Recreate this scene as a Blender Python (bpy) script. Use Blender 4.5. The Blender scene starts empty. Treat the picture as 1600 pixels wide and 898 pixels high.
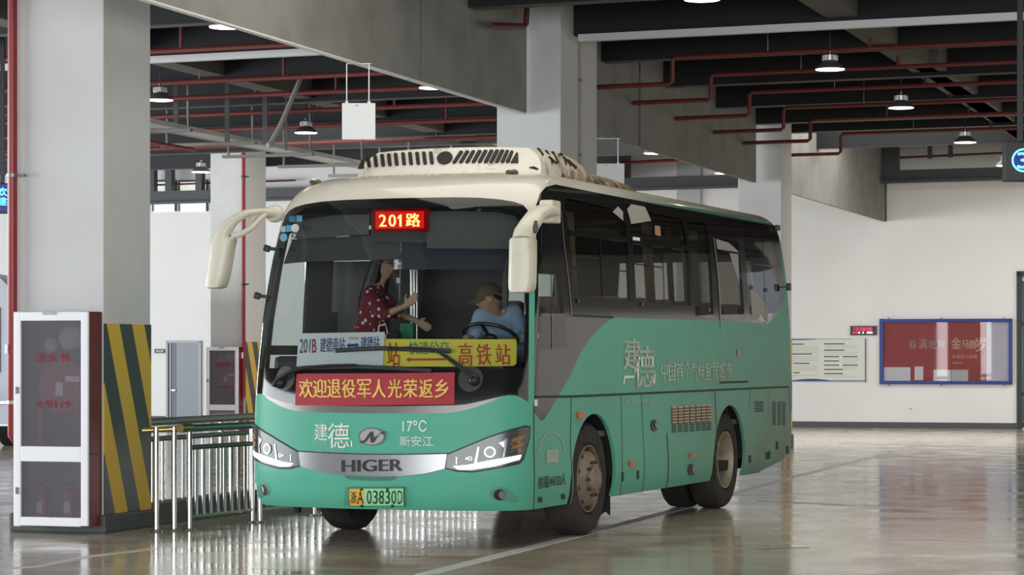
import bpy, bmesh, math, random
import numpy as np
from mathutils import Vector, Matrix
from mathutils.geometry import delaunay_2d_cdt
random.seed(7)
SC = bpy.context.scene
COL = SC.collection
PI = math.pi

# ------------------------------------------------------------------ camera, light, exposure
EYE = 1.53                                   # eye height of the photographer
FX = 3900.0                                  # focal length in pixels of the 1600 px wide frame
HORIZON = 556.0
cam_d = bpy.data.cameras.new('camera')
cam_d.sensor_width = 36.0
cam_d.lens = FX / 1600 * 36
cam_d.shift_y = (HORIZON - 449) / 1600
cam_d.clip_end = 300
cam = bpy.data.objects.new('camera', cam_d)
cam.location = (0, 0, EYE)
cam.rotation_euler = (PI / 2, 0, 0)
COL.objects.link(cam)
SC.camera = cam

SC.view_settings.view_transform = 'Standard'
SC.view_settings.look = 'None'
SC.view_settings.gamma = 1.0
SC.view_settings.use_curve_mapping = False
SC.view_settings.exposure = 0.35

w = bpy.data.worlds.new('overcast_sky')
SC.world = w
w.use_nodes = True
w.node_tree.nodes['Background'].inputs[0].default_value = (0.80, 0.88, 1.0, 1)
w.node_tree.nodes['Background'].inputs[1].default_value = 0.45


def area_light(name, loc, rot, sx, sy, power, col):
    d = bpy.data.lights.new(name, 'AREA')
    d.shape = 'RECTANGLE'
    d.size, d.size_y = sx, sy
    d.energy = power
    d.color = col
    o = bpy.data.objects.new(name, d)
    o.location = loc
    o.rotation_euler = rot
    COL.objects.link(o)
    return o


# daylight through the open left flank and the open front of the hall; the other lights are added fill
area_light('daylight_open_left_flank', (-19, 33, 2.3), (0, -PI / 2, 0), 4.2, 40, 4100, (0.93, 0.97, 1.0))
area_light('daylight_open_front', (-5, -9, 2.4), (PI / 2, 0, 0), 34, 4.2, 3500, (0.97, 0.98, 1.0))
area_light('added_fill_right', (19, 20, 2.4), (0, PI / 2, 0), 4.2, 26, 380, (1.0, 0.93, 0.82))  # added warm fill for faces turned to the right, not a real opening
area_light('added_reflection_right_far', (19, 51, 1.75), (0, PI / 2, 0), 2.9, 34, 150, (1.0, 0.94, 0.84))  # added strip for the coach's dark window band to mirror
area_light('added_fill_ceiling', (5, 45.5, 6.0), (0, 0, 0), 20, 5, 1000, (1.0, 0.96, 0.91))  # added fill under the closed slab, brightens the far wall
area_light('added_fill_ceiling_rear', (-9, 52, 6.0), (0, 0, 0), 12, 5, 120, (0.95, 0.97, 1.0))  # unseen fill below the rear ceiling, added for the wall's left part
area_light('added_fill_ceiling_front', (1.2, 20.6, 6.05), (0, 0, 0), 6.5, 4.2, 150, (1.0, 0.95, 0.86))  # added overhead fill that lifts the front of the coach roof

# ------------------------------------------------------------------ frames of the place
TAN_ROW = 0.328                              # the column rows run off to the right of the view
THETA = -math.atan(TAN_ROW)
AX = Vector((math.cos(THETA), math.sin(THETA), 0))     # across the hall
RX = Vector((-math.sin(THETA), math.cos(THETA), 0))    # along the column rows
PHI = math.atan(1510 / 3900)                 # heading of the coach
SP, CP = math.sin(PHI), math.cos(PHI)
TX, TY = -1.1329, 19.9629                    # coach nose on the ground


def proj(p):
    return 800 + FX * p[0] / p[1], HORIZON - FX * (p[2] - EYE) / p[1]


def at(px, py, Y):
    """world point seen at (px, py), Y metres away"""
    return Vector(((px - 800) / FX * Y, Y, EYE - (py - HORIZON) / FX * Y))


def gnd(px, py, z=0.0):
    Y = FX * (EYE - z) / (py - HORIZON)
    return Vector(((px - 800) / FX * Y, Y, z))


def onwall(px, py, P, d):
    """point seen at (px, py) on the upright plane through P along direction d"""
    a = (px - 800) / FX
    t = (P[0] - a * P[1]) / (a * d[1] - d[0])
    Y = P[1] + t * d[1]
    return Vector((a * Y, Y, EYE - (py - HORIZON) / FX * Y))


def b2w(p):
    return Vector((TX + CP * p[0] + SP * p[1], TY - SP * p[0] + CP * p[1], p[2]))


def fp(px, py, yl):
    """coach-frame point seen at (px, py) in the cross plane y = yl"""
    a = (px - 800) / FX
    Y = (yl + SP * TX + CP * TY) / (SP * a + CP)
    X = a * Y
    return Vector((CP * (X - TX) - SP * (Y - TY), yl, EYE - (py - HORIZON) / FX * Y))


def xp(px, py, xl):
    """coach-frame point seen at (px, py) in the lengthwise plane x = xl"""
    a = (px - 800) / FX
    Y = (xl + CP * TX - SP * TY) / (CP * a - SP)
    X = a * Y
    return Vector((xl, SP * (X - TX) + CP * (Y - TY), EYE - (py - HORIZON) / FX * Y))


# ------------------------------------------------------------------ materials
MATS = {}


def mat(name, col, rough=0.5, metal=0.0, spec=0.5, noise=None, bump=None, emit=None, coat=0.0):
    """noise = (scale, second colour, low, high); bump = (scale, strength); emit = (colour, strength)"""
    if name in MATS:
        return MATS[name]
    m = bpy.data.materials.new(name)
    m.use_nodes = True
    nt = m.node_tree
    b = nt.nodes['Principled BSDF']
    b.inputs['Base Color'].default_value = (*col, 1)
    b.inputs['Roughness'].default_value = rough
    b.inputs['Metallic'].default_value = metal
    b.inputs['Specular IOR Level'].default_value = spec
    b.inputs['Coat Weight'].default_value = coat
    b.inputs['Coat Roughness'].default_value = 0.06
    if noise or bump:
        tc = nt.nodes.new('ShaderNodeTexCoord')
    if noise:
        n = nt.nodes.new('ShaderNodeTexNoise')
        n.inputs['Scale'].default_value = noise[0]
        n.inputs['Detail'].default_value = 6
        nt.links.new(tc.outputs['Object'], n.inputs['Vector'])
        r = nt.nodes.new('ShaderNodeMapRange')
        r.inputs[1].default_value, r.inputs[2].default_value = noise[2], noise[3]
        nt.links.new(n.outputs['Fac'], r.inputs[0])
        x = nt.nodes.new('ShaderNodeMix')
        x.data_type = 'RGBA'
        x.inputs[6].default_value = (*col, 1)
        x.inputs[7].default_value = (*noise[1], 1)
        nt.links.new(r.outputs[0], x.inputs[0])
        nt.links.new(x.outputs[2], b.inputs['Base Color'])
    if bump:
        n2 = nt.nodes.new('ShaderNodeTexNoise')
        n2.inputs['Scale'].default_value = bump[0]
        n2.inputs['Detail'].default_value = 4
        nt.links.new(tc.outputs['Object'], n2.inputs['Vector'])
        bp = nt.nodes.new('ShaderNodeBump')
        bp.inputs['Strength'].default_value = bump[1]
        bp.inputs['Distance'].default_value = 0.02
        nt.links.new(n2.outputs['Fac'], bp.inputs['Height'])
        nt.links.new(bp.outputs[0], b.inputs['Normal'])
    if emit:
        b.inputs['Emission Color'].default_value = (*emit[0], 1)
        b.inputs['Emission Strength'].default_value = emit[1]
    MATS[name] = m
    return m


def glass(name, tint, haze=0.0, hazecol=(0.5, 0.5, 0.5), rough=0.02, refl=1.0, f0=0.06):
    """thin pane: tinted see-through, mirror reflection by angle, optional diffuse haze"""
    if name in MATS:
        return MATS[name]
    m = bpy.data.materials.new(name)
    m.use_nodes = True
    nt = m.node_tree
    nt.nodes.remove(nt.nodes['Principled BSDF'])
    out = nt.nodes['Material Output']
    tr = nt.nodes.new('ShaderNodeBsdfTransparent')
    tr.inputs[0].default_value = (*tint, 1)
    gl = nt.nodes.new('ShaderNodeBsdfGlossy')
    gl.inputs['Roughness'].default_value = rough
    gl.inputs[0].default_value = (refl, refl, refl, 1)
    ge = nt.nodes.new('ShaderNodeNewGeometry')
    dt = nt.nodes.new('ShaderNodeVectorMath')
    dt.operation = 'DOT_PRODUCT'
    nt.links.new(ge.outputs['Normal'], dt.inputs[0])
    nt.links.new(ge.outputs['Incoming'], dt.inputs[1])
    ab = nt.nodes.new('ShaderNodeMath')
    ab.operation = 'ABSOLUTE'
    nt.links.new(dt.outputs['Value'], ab.inputs[0])
    om = nt.nodes.new('ShaderNodeMath')
    om.operation = 'SUBTRACT'
    om.inputs[0].default_value = 1.0
    nt.links.new(ab.outputs[0], om.inputs[1])
    pw = nt.nodes.new('ShaderNodeMath')
    pw.operation = 'POWER'
    pw.inputs[1].default_value = 5.0
    nt.links.new(om.outputs[0], pw.inputs[0])
    fr = nt.nodes.new('ShaderNodeMath')            # Schlick reflectance, the same from both sides
    fr.operation = 'MULTIPLY_ADD'
    fr.inputs[1].default_value = 0.92
    fr.inputs[2].default_value = f0
    nt.links.new(pw.outputs[0], fr.inputs[0])
    mx = nt.nodes.new('ShaderNodeMixShader')
    nt.links.new(fr.outputs[0], mx.inputs[0])
    nt.links.new(gl.outputs[0], mx.inputs[2])
    if haze:
        df = nt.nodes.new('ShaderNodeBsdfDiffuse')
        df.inputs[0].default_value = (*hazecol, 1)
        m2 = nt.nodes.new('ShaderNodeMixShader')
        m2.inputs[0].default_value = haze
        nt.links.new(tr.outputs[0], m2.inputs[1])
        nt.links.new(df.outputs[0], m2.inputs[2])
        nt.links.new(m2.outputs[0], mx.inputs[1])
    else:
        nt.links.new(tr.outputs[0], mx.inputs[1])
    nt.links.new(mx.outputs[0], out.inputs[0])
    MATS[name] = m
    return m


M_WHITE = mat('white_wall_paint', (0.88, 0.885, 0.875), 0.6, noise=(0.7, (0.84, 0.84, 0.82), 0.45, 0.75))
M_COLUMN = mat('column_paint', (0.63, 0.64, 0.64), 0.6, noise=(1.3, (0.58, 0.58, 0.565), 0.45, 0.75))
M_CEIL = mat('black_ceiling_paint', (0.018, 0.019, 0.023), 0.8)
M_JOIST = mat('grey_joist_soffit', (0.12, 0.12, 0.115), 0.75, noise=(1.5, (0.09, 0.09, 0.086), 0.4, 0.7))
M_JSIDE = mat('black_joist_side', (0.013, 0.014, 0.017), 0.8)  # joist sides near black, undersides lighter grey
M_FASCIA = mat('grey_fascia_concrete', (0.27, 0.27, 0.255), 0.8, noise=(2.2, (0.21, 0.21, 0.197), 0.4, 0.7), bump=(30, 0.15))
M_PLINTH = mat('dark_grey_plinth_paint', (0.075, 0.085, 0.085), 0.55, noise=(4, (0.12, 0.12, 0.11), 0.55, 0.8))
M_REDPIPE = mat('red_pipe_paint', (0.26, 0.018, 0.022), 0.38)
M_REDPIPE2 = mat('dull_red_pipe_paint', (0.13, 0.018, 0.016), 0.55)
M_ALU = mat('white_aluminium', (0.93, 0.95, 0.99), 0.4)
M_STEEL = mat('brushed_stainless_steel', (0.62, 0.61, 0.58), 0.22, 1.0)
M_DSTEEL = mat('dull_dark_steel', (0.20, 0.20, 0.20), 0.35, 0.8)
M_BRASS = mat('gold_toned_steel', (0.55, 0.40, 0.16), 0.25, 1.0)
M_GALV = mat('galvanised_steel', (0.62, 0.64, 0.66), 0.4, 0.3)
M_BLACK = mat('black_plastic', (0.012, 0.012, 0.013), 0.4)
M_CABRED = mat('dark_red_cabinet_paint', (0.16, 0.017, 0.02), 0.45)
M_LAMP = mat('lamp_diffuser', (0.9, 0.88, 0.8), 0.5, emit=((1.0, 0.90, 0.66), 6.0))


# ------------------------------------------------------------------ mesh helpers
class MB:
    def __init__(self):
        self.v, self.f = [], []

    def add(self, vs, fs):
        n = len(self.v)
        self.v += [tuple(p) for p in vs]
        self.f += [tuple(i + n for i in f) for f in fs]
        return self

    def box(self, c, s, rot=None, bev=0.0):
        """box of full size s centred on c; rot = 3x3 matrix"""
        bm = bmesh.new()
        bmesh.ops.create_cube(bm, size=1)
        for q in bm.verts:
            q.co = Vector((q.co.x * s[0], q.co.y * s[1], q.co.z * s[2]))
        if bev:
            bmesh.ops.bevel(bm, geom=bm.edges[:], offset=min(bev, min(s) * 0.45), segments=2, affect='EDGES', profile=0.6)
        bm.verts.index_update()
        R = rot or Matrix.Identity(3)
        self.add([R @ q.co + Vector(c) for q in bm.verts], [[q.index for q in f.verts] for f in bm.faces])
        bm.free()
        return self

    def bar(self, a, b, wd, ht, up=(0, 0, 1), bev=0.0):
        """box beam from a to b"""
        a, b = Vector(a), Vector(b)
        y = (b - a).normalized()
        x = y.cross(Vector(up))
        if x.length < 1e-5:
            x = y.cross(Vector((1, 0, 0)))
        x.normalize()
        z = x.cross(y)
        R = Matrix((x, y, z)).transposed()
        return self.box((a + b) / 2, (wd, (b - a).length, ht), R, bev)

    def tube(self, pts, r, n=10, cap=True, sx=1.0, sy=1.0):
        """round tube along pts; r a number or a list of radii"""
        pts = [Vector(p) for p in pts]
        k = len(pts)
        rs = r if isinstance(r, (list, tuple)) else [r] * k
        rings, ref = [], None
        for i in range(k):
            t = (pts[min(i + 1, k - 1)] - pts[max(i - 1, 0)]).normalized()
            if ref is None:
                ref = Vector((0, 0, 1)) if abs(t.z) < 0.9 else Vector((1, 0, 0))
            x = (ref - t * ref.dot(t)).normalized()
            ref = x
            yv = t.cross(x)
            rings.append([pts[i] + (x * math.cos(2 * PI * j / n) * sx + yv * math.sin(2 * PI * j / n) * sy) * rs[i] for j in range(n)])
        vs = [p for rg in rings for p in rg]
        fs = []
        for i in range(k - 1):
            for j in range(n):
                fs.append((i * n + j, i * n + (j + 1) % n, (i + 1) * n + (j + 1) % n, (i + 1) * n + j))
        if cap:
            fs.append(tuple(reversed(range(n))))
            fs.append(tuple((k - 1) * n + j for j in range(n)))
        return self.add(vs, fs)

    def lathe(self, prof, c=(0, 0, 0), axis='z', n=24):
        """profile of (radius, height) swept about an axis"""
        vs, fs = [], []
        for r, h in prof:
            for j in range(n):
                a = 2 * PI * j / n
                p = (r * math.cos(a), r * math.sin(a), h)
                if axis == 'x':
                    p = (h, p[0], p[1])
                elif axis == 'y':
                    p = (p[0], h, p[1])
                vs.append((p[0] + c[0], p[1] + c[1], p[2] + c[2]))
        for i in range(len(prof) - 1):
            for j in range(n):
                q = (i * n + j, i * n + (j + 1) % n, (i + 1) * n + (j + 1) % n, (i + 1) * n + j)
                fs.append(q if axis != 'y' else tuple(reversed(q)))
        return self.add(vs, fs)

    def ball(self, c, r, nu=14, nv=9, rot=None):
        r = (r, r, r) if not isinstance(r, (list, tuple)) else r
        R = rot or Matrix.Identity(3)
        vs, fs = [], []
        for i in range(nv + 1):
            t = PI * i / nv
            for j in range(nu):
                a = 2 * PI * j / nu
                vs.append(Vector(c) + R @ Vector((r[0] * math.sin(t) * math.cos(a), r[1] * math.sin(t) * math.sin(a), r[2] * math.cos(t))))
        for i in range(nv):
            for j in range(nu):
                fs.append((i * nu + j, (i + 1) * nu + j, (i + 1) * nu + (j + 1) % nu, i * nu + (j + 1) % nu))
        return self.add(vs, fs)

    def prism(self, poly, h0, h1, M=None):
        """poly in local xy pushed from z=h0 to z=h1, placed by the 4x4 matrix M"""
        n = len(poly)
        vs = [Vector((p[0], p[1], h0)) for p in poly] + [Vector((p[0], p[1], h1)) for p in poly]
        if M is not None:
            vs = [M @ q for q in vs]
        fs = [tuple(reversed(range(n))), tuple(range(n, 2 * n))]
        fs += [(i, (i + 1) % n, n + (i + 1) % n, n + i) for i in range(n)]
        return self.add(vs, fs)

    def build(self, name, m, parent=None, smooth=False, base=False):
        me = bpy.data.meshes.new(name)
        off = Vector((0, 0, 0))
        if base and self.v:
            a = np.array(self.v)
            off = Vector(((a[:, 0].min() + a[:, 0].max()) / 2, (a[:, 1].min() + a[:, 1].max()) / 2, a[:, 2].min()))
        me.from_pydata([tuple(Vector(p) - off) for p in self.v], [], self.f)
        me.validate()
        bm = bmesh.new()
        bm.from_mesh(me)
        bmesh.ops.remove_doubles(bm, verts=bm.verts, dist=1e-6)
        bmesh.ops.recalc_face_normals(bm, faces=bm.faces)
        bm.to_mesh(me)
        bm.free()
        if smooth:
            me.polygons.foreach_set('use_smooth', [True] * len(me.polygons))
            me.set_sharp_from_angle(angle=math.radians(38))
        me.materials.append(m)
        o = bpy.data.objects.new(name, me)
        o.location = off
        COL.objects.link(o)
        if parent is not None:
            o.parent = parent
        return o


def tag(o, label, cat=None, group=None, kind=None):
    if label:
        o['label'] = label
    if cat:
        o['category'] = cat
    if group:
        o['group'] = group
    if kind:
        o['kind'] = kind
    return o


def thing(name, label, cat, loc=(0, 0, 0), rz=0.0, group=None, kind=None):
    o = bpy.data.objects.new(name, None)
    o.empty_display_size = 0.2
    o.location = loc
    o.rotation_euler = (0, 0, rz)
    COL.objects.link(o)
    return tag(o, label, cat, group, kind)


def text2d(body, bold=0.0):
    """outline text as (points, triangles) with its box scaled to 0..1 x 0..1, and its aspect"""
    c = bpy.data.curves.new('lettering_curve', 'FONT')
    c.body = body
    c.resolution_u = 3
    o = bpy.data.objects.new('lettering_curve', c)
    COL.objects.link(o)
    dg = bpy.context.evaluated_depsgraph_get()
    me = bpy.data.meshes.new_from_object(o.evaluated_get(dg))
    bpy.data.objects.remove(o)
    bpy.data.curves.remove(c)
    P = np.array([q.co[:2] for q in me.vertices])
    F = [tuple(p.vertices) for p in me.polygons]
    bpy.data.meshes.remove(me)
    lo, hi = P.min(0), P.max(0)
    return (P - lo) / (hi - lo), F, (hi[0] - lo[0]) / (hi[1] - lo[1])


def letters(body, fn, m, parent, name='lettering', bold=0.0, label=None):
    """lettering placed by fn(s, t) -> point, s and t in 0..1"""
    P, F, asp = text2d(body)
    mb = MB()
    k = max(1, len(body))
    shifts = [0.0] if bold <= 0 else [-bold * 1.1, 0.0, bold * 1.1]
    for dx in shifts:                              # heavier strokes: the same outlines overprinted side by side
        mb.add([fn(p[0] + dx / max(asp, 0.5), p[1]) for p in P], F)
    me = bpy.data.meshes.new(name)
    me.from_pydata([tuple(q) for q in mb.v], [], mb.f)
    me.materials.append(m)
    o = bpy.data.objects.new(name, me)
    COL.objects.link(o)
    o.parent = parent
    if label:
        o['label'] = label
    return o


def quad_fn(bl, br, tl):
    bl, br, tl = Vector(bl), Vector(br), Vector(tl)
    return lambda s, t: bl + (br - bl) * s + (tl - bl) * t


def wbuild(mb, name, m, parent, smooth=False):
    """build a part whose points are given in world coordinates"""
    I = (Matrix.Translation(parent.location) @ Matrix.Rotation(parent.rotation_euler.z, 4, 'Z')).inverted()
    mb.v = [tuple(I @ Vector(p)) for p in mb.v]
    return mb.build(name, m, parent, smooth)


def wletters(body, fn, m, parent, bold=0.0, name='lettering'):
    I = (Matrix.Translation(parent.location) @ Matrix.Rotation(parent.rotation_euler.z, 4, 'Z')).inverted()
    return letters(body, lambda s, t: I @ Vector(fn(s, t)), m, parent, name, bold)


ROT = Matrix.Rotation(THETA, 3, 'Z')          # x across the hall, y along the rows

# ------------------------------------------------------------------ floor
mf = bpy.data.materials.new('polished_epoxy_floor')
mf.use_nodes = True
nt = mf.node_tree
b = nt.nodes['Principled BSDF']
tc = nt.nodes.new('ShaderNodeTexCoord')
n1 = nt.nodes.new('ShaderNodeTexNoise')
n1.inputs['Scale'].default_value = 0.45
n1.inputs['Detail'].default_value = 8
nt.links.new(tc.outputs['Object'], n1.inputs['Vector'])
cr = nt.nodes.new('ShaderNodeValToRGB')
cr.color_ramp.elements[0].position, cr.color_ramp.elements[0].color = 0.35, (0.54, 0.455, 0.35, 1)
cr.color_ramp.elements[1].position, cr.color_ramp.elements[1].color = 0.70, (0.68, 0.60, 0.48, 1)
nt.links.new(n1.outputs['Fac'], cr.inputs[0])
nt.links.new(cr.outputs[0], b.inputs['Base Color'])
n2 = nt.nodes.new('ShaderNodeTexNoise')
n2.inputs['Scale'].default_value = 1.6
n2.inputs['Detail'].default_value = 5
nt.links.new(tc.outputs['Object'], n2.inputs['Vector'])
rr = nt.nodes.new('ShaderNodeMapRange')
rr.inputs[1].default_value, rr.inputs[2].default_value = 0.3, 0.75
rr.inputs[3].default_value, rr.inputs[4].default_value = 0.07, 0.22
nt.links.new(n2.outputs['Fac'], rr.inputs[0])
nt.links.new(rr.outputs[0], b.inputs['Roughness'])
b.inputs['Specular IOR Level'].default_value = 0.60
n3 = nt.nodes.new('ShaderNodeTexNoise')
n3.inputs['Scale'].default_value = 2.6
n3.inputs['Detail'].default_value = 2
nt.links.new(tc.outputs['Object'], n3.inputs['Vector'])
bp = nt.nodes.new('ShaderNodeBump')
bp.inputs['Strength'].default_value = 0.05
bp.inputs['Distance'].default_value = 0.03
nt.links.new(n3.outputs['Fac'], bp.inputs['Height'])
nt.links.new(bp.outputs[0], b.inputs['Normal'])
fl = MB().box((0, 32, -0.1), (70, 84, 0.2)).build('floor', mf)
tag(fl, 'polished grey epoxy floor of the bus hall', 'floor', kind='structure')

# painted lines and seams on the floor (thin paint, 2 mm)
M_LINE = mat('worn_white_floor_paint', (0.80, 0.79, 0.75), 0.3, noise=(6, (0.50, 0.48, 0.43), 0.5, 0.68))
M_SEAM = mat('dark_floor_seam', (0.09, 0.085, 0.075), 0.3)


def floor_strip(name, pts, wd, m, label):
    mb = MB()
    P = [gnd(*p) for p in pts]
    for a, c in zip(P, P[1:]):
        d = (c - a).normalized()
        nrm = Vector((-d.y, d.x, 0)) * wd / 2
        mb.prism([(a - nrm)[:2], (c - nrm)[:2], (c + nrm)[:2], (a + nrm)[:2]], 0.0, 0.002)
    return tag(mb.build(name, m, base=True), label, 'floor marking', kind='structure')


floor_strip('trim_1', [(660, 898), (960, 822), (1120, 779), (1240, 745), (1420, 700)], 0.13, M_LINE, 'worn white painted line running diagonally beside the coach')
floor_strip('trim_2', [(1145, 774), (1250, 771.5)], 0.10, M_LINE, 'short white painted line behind the rear wheels')
floor_strip('trim_3', [(-10, 890), (60, 884), (140, 869), (240, 857)], 0.10, M_LINE, 'faint white line in front of the fire cabinet')
floor_strip('trim_4', [(1183, 782), (1320, 789), (1480, 789)], 0.035, M_SEAM, 'dark seam in the floor behind the coach')
floor_strip('trim_5', [(1310, 692), (1600, 700)], 0.05, M_SEAM, 'dark floor seam in front of the far wall')
floor_strip('trim_6', [(1180, 858), (1265, 855)], 0.02, M_SEAM, 'short dark crack in the floor near the frame edge')

# ------------------------------------------------------------------ ceiling, wall
ce = MB().box((0, 28, 6.22), (76, 70, 0.24)).build('ceiling', M_CEIL)
tag(ce, 'black painted concrete ceiling slab', 'ceiling', kind='structure')

WP = gnd(1400, 668.5)                         # a foot point of the far wall
WALL_D = AX


def wall_pt(px, py):
    return onwall(px, py, WP, WALL_D)


def wall_s(px):
    return (wall_pt(px, HORIZON) - WP).dot(WALL_D)


def wbox(mb, px0, px1, py0, py1, out0, out1, bev=0.0):
    """box standing out0..out1 in front of the far wall, outlined in the photograph's pixels"""
    a, c = wall_pt(px0, py0), wall_pt(px1, py1)
    z0, z1 = wall_pt((px0 + px1) / 2, py1).z, wall_pt((px0 + px1) / 2, py0).z
    s0, s1 = (a - WP).dot(WALL_D), (c - WP).dot(WALL_D)
    cen = WP + WALL_D * (s0 + s1) / 2 - RX * (out0 + out1) / 2
    return mb.box((cen.x, cen.y, (z0 + z1) / 2), (abs(s1 - s0), out1 - out0, abs(z1 - z0)), ROT, bev)


def wall_fn(px0, px1, py0, py1, out):
    """lettering plane on the far wall: s, t -> point"""
    def fn(s, t):
        p = wall_pt(px0 + (px1 - px0) * s, py1 + (py0 - py1) * t)
        return p - RX * out
    return fn


mb = MB()
sD = wall_s(1590)                             # the wall stops at the doorway
mb.box(WP + WALL_D * (sD - 40) / 2 + RX * 0.15 + Vector((0, 0, 3.05)), (sD + 40, 0.3, 6.1), ROT)
mb.box(WP + WALL_D * (sD + 3.5) + RX * 0.15 + Vector((0, 0, 4.6)), (7.0, 0.3, 3.0), ROT)
mb.box(WP + WALL_D * (sD + 7.5) + RX * 0.15 + Vector((0, 0, 3.05)), (3.0, 0.3, 6.1), ROT)
tag(mb.build('wall_back', M_WHITE), 'white far wall of the hall', 'wall', kind='structure')
M_BASEB = mat('dark_violet_grey_baseboard', (0.085, 0.080, 0.095), 0.5)
mb = MB()
mb.box(WP + WALL_D * (sD - 40) / 2 - RX * 0.01 + Vector((0, 0, 0.063)), (sD + 40, 0.02, 0.126), ROT)
tag(mb.build('baseboard_back', M_BASEB, base=True), 'dark baseboard along the far wall', 'baseboard', kind='structure')
mb = MB()
wbox(mb, 1059, 1096, 150, 660, 0.0, 0.10)
tag(mb.build('trim_7', mat('grey_pilaster_paint', (0.50, 0.53, 0.54), 0.6), base=True), 'pale grey pilaster on the far wall above the coach roof', 'pilaster', kind='structure')

mb = MB().box((25, 26, 3.05), (0.3, 60, 6.1))
tag(mb.build('wall_right', mat('brownish_grey_wall', (0.48, 0.44, 0.38), 0.7), base=True), 'brownish side wall far to the right of the hall', 'wall', kind='structure')
# glazed doorway at the right edge
dr = thing('door_1', 'dark framed glass door at the right end of the far wall', 'door', WP + WALL_D * (sD + 0.9), THETA, kind='structure')
zt = wall_pt(1590, 424).z
fr = MB()
for xx in (-0.86, 0.0, 0.86):
    fr.box((xx, 0.0, zt / 2), (0.11, 0.14, zt), None, 0.01)
fr.box((0, 0, zt - 0.05), (1.83, 0.14, 0.11), None, 0.01)
for zz in (0.08, wall_pt(1590, 505).z, wall_pt(1590, 615).z):
    fr.box((0, 0, zz), (1.7, 0.1, 0.09), None, 0.01)
fr.build('door_frame', mat('black_door_frame', (0.02, 0.022, 0.024), 0.35), dr)
for s in (-1, 1):
    MB().box((0.43 * s, 0.02, zt / 2), (0.8, 0.012, zt - 0.1)).build('door_glass', glass('greenish_door_glass', (0.35, 0.45, 0.44)), dr)

# steel beam with posts in front of the upper wall
M_BEAM = mat('dark_blue_grey_steel', (0.055, 0.06, 0.07), 0.5)
mb = MB()
mb.bar(wall_pt(40, 316) * 1.0 - RX * 0.45, wall_pt(1700, 270) - RX * 0.45, 0.22, 0.26)
mb.bar(wall_pt(40, 326) * 1.0 - RX * 0.62, wall_pt(1700, 279) - RX * 0.62, 0.16, 0.05)
tag(mb.build('trim_8', M_BEAM, base=True), 'dark steel beam running in front of the upper far wall', 'beam', kind='structure')
for k, (px, py0, py1, wd) in enumerate([(252, 262, 306, 0.16), (279, 262, 306, 0.16), (326, 262, 306, 0.16), (880, 205, 292, 0.22), (1397, 225, 275, 0.36), (1458, 233, 250, 0.07), (1490, 232, 248, 0.07)]):
    a = wall_pt(px, py1) - RX * 0.45
    tag(MB().box((a.x, a.y, (a.z + 6.1) / 2), (wd, 0.2, 6.1 - a.z), ROT).build('trim_%d' % (20 + k), M_BEAM, base=True),
        ['first dark post above the wall beam, beside the near column', 'second dark post above the wall beam at the left', 'dark post above the wall beam beside the pipe column',
         'dark post above the coach roof', 'wide dark duct post at the fascia end', 'thin dark hanger of the red pipe, nearer the fascia', 'thin dark hanger of the red pipe beside the pendant lamp'][k], 'post', kind='structure')
# high windows at the left
for k, (a, c) in enumerate([(240, 275), (281, 324)]):
    wn = thing('window_%d' % (k + 1), ['high window beside the near column, above the wall beam', 'high window between the near column and the pipe column'][k], 'window',
               wall_pt((a + c) / 2, 330), THETA, kind='structure')
    wbox_m = MB()
    wbox(wbox_m, a, c, 283, 330, 0.0, 0.02)
    wbuild(wbox_m, 'window_pane', mat('daylit_frosted_pane', (0.6, 0.65, 0.6), 0.4, emit=((0.85, 0.93, 0.80), 0.55)), wn)
    wf = MB()
    for (x0, x1, y0, y1) in ((a - 1, a + 1, 282, 330), (c - 1, c + 1, 282, 330), (a, c, 281.5, 284)):
        wbox(wf, x0, x1, y0, y1, 0.0, 0.05)
    wbuild(wf, 'window_frame', M_BEAM, wn)

# grey door in the far wall at the left
d2 = thing('door_2', 'grey steel door with a dark side strip in the far wall', 'door', wall_pt(289, 660), THETA, kind='structure')
mb = MB()
wbox(mb, 262, 277, 535, 661, 0.0, 0.03)
wbuild(mb, 'side_panel', mat('slate_door_panel', (0.07, 0.09, 0.13), 0.4), d2)
mb = MB()
wbox(mb, 277, 313, 536, 661, 0.0, 0.04)
wbuild(mb, 'door_leaf', mat('blue_grey_door_paint', (0.26, 0.29, 0.33), 0.45), d2)
mb = MB()
wbox(mb, 261, 264, 533, 661, 0.0, 0.06)
wbox(mb, 266.5, 268.5, 536, 661, 0.0, 0.05)
wbox(mb, 312, 315.5, 533, 661, 0.0, 0.06)
wbox(mb, 261, 315.5, 532, 535.5, 0.0, 0.06)
wbuild(mb, 'door_frame', mat('grey_door_frame', (0.36, 0.38, 0.42), 0.4), d2)
mb = MB()
wbox(mb, 270, 276.5, 608, 610.5, 0.04, 0.09, 0.008)
wbuild(mb, 'door_handle', M_STEEL, d2)
sg = thing('door_sign', 'small dark sign plate on the wall beside the grey door', 'sign', wall_pt(250, 552), THETA)
mb = MB()
wbox(mb, 242, 258, 545, 551.5, 0.0, 0.03, 0.005)
wbuild(mb, 'plate', mat('dark_sign_plate', (0.03, 0.03, 0.035), 0.4), sg)
wletters('办公室', wall_fn(245, 256, 546.5, 550, 0.032), M_ALU, sg)

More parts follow.
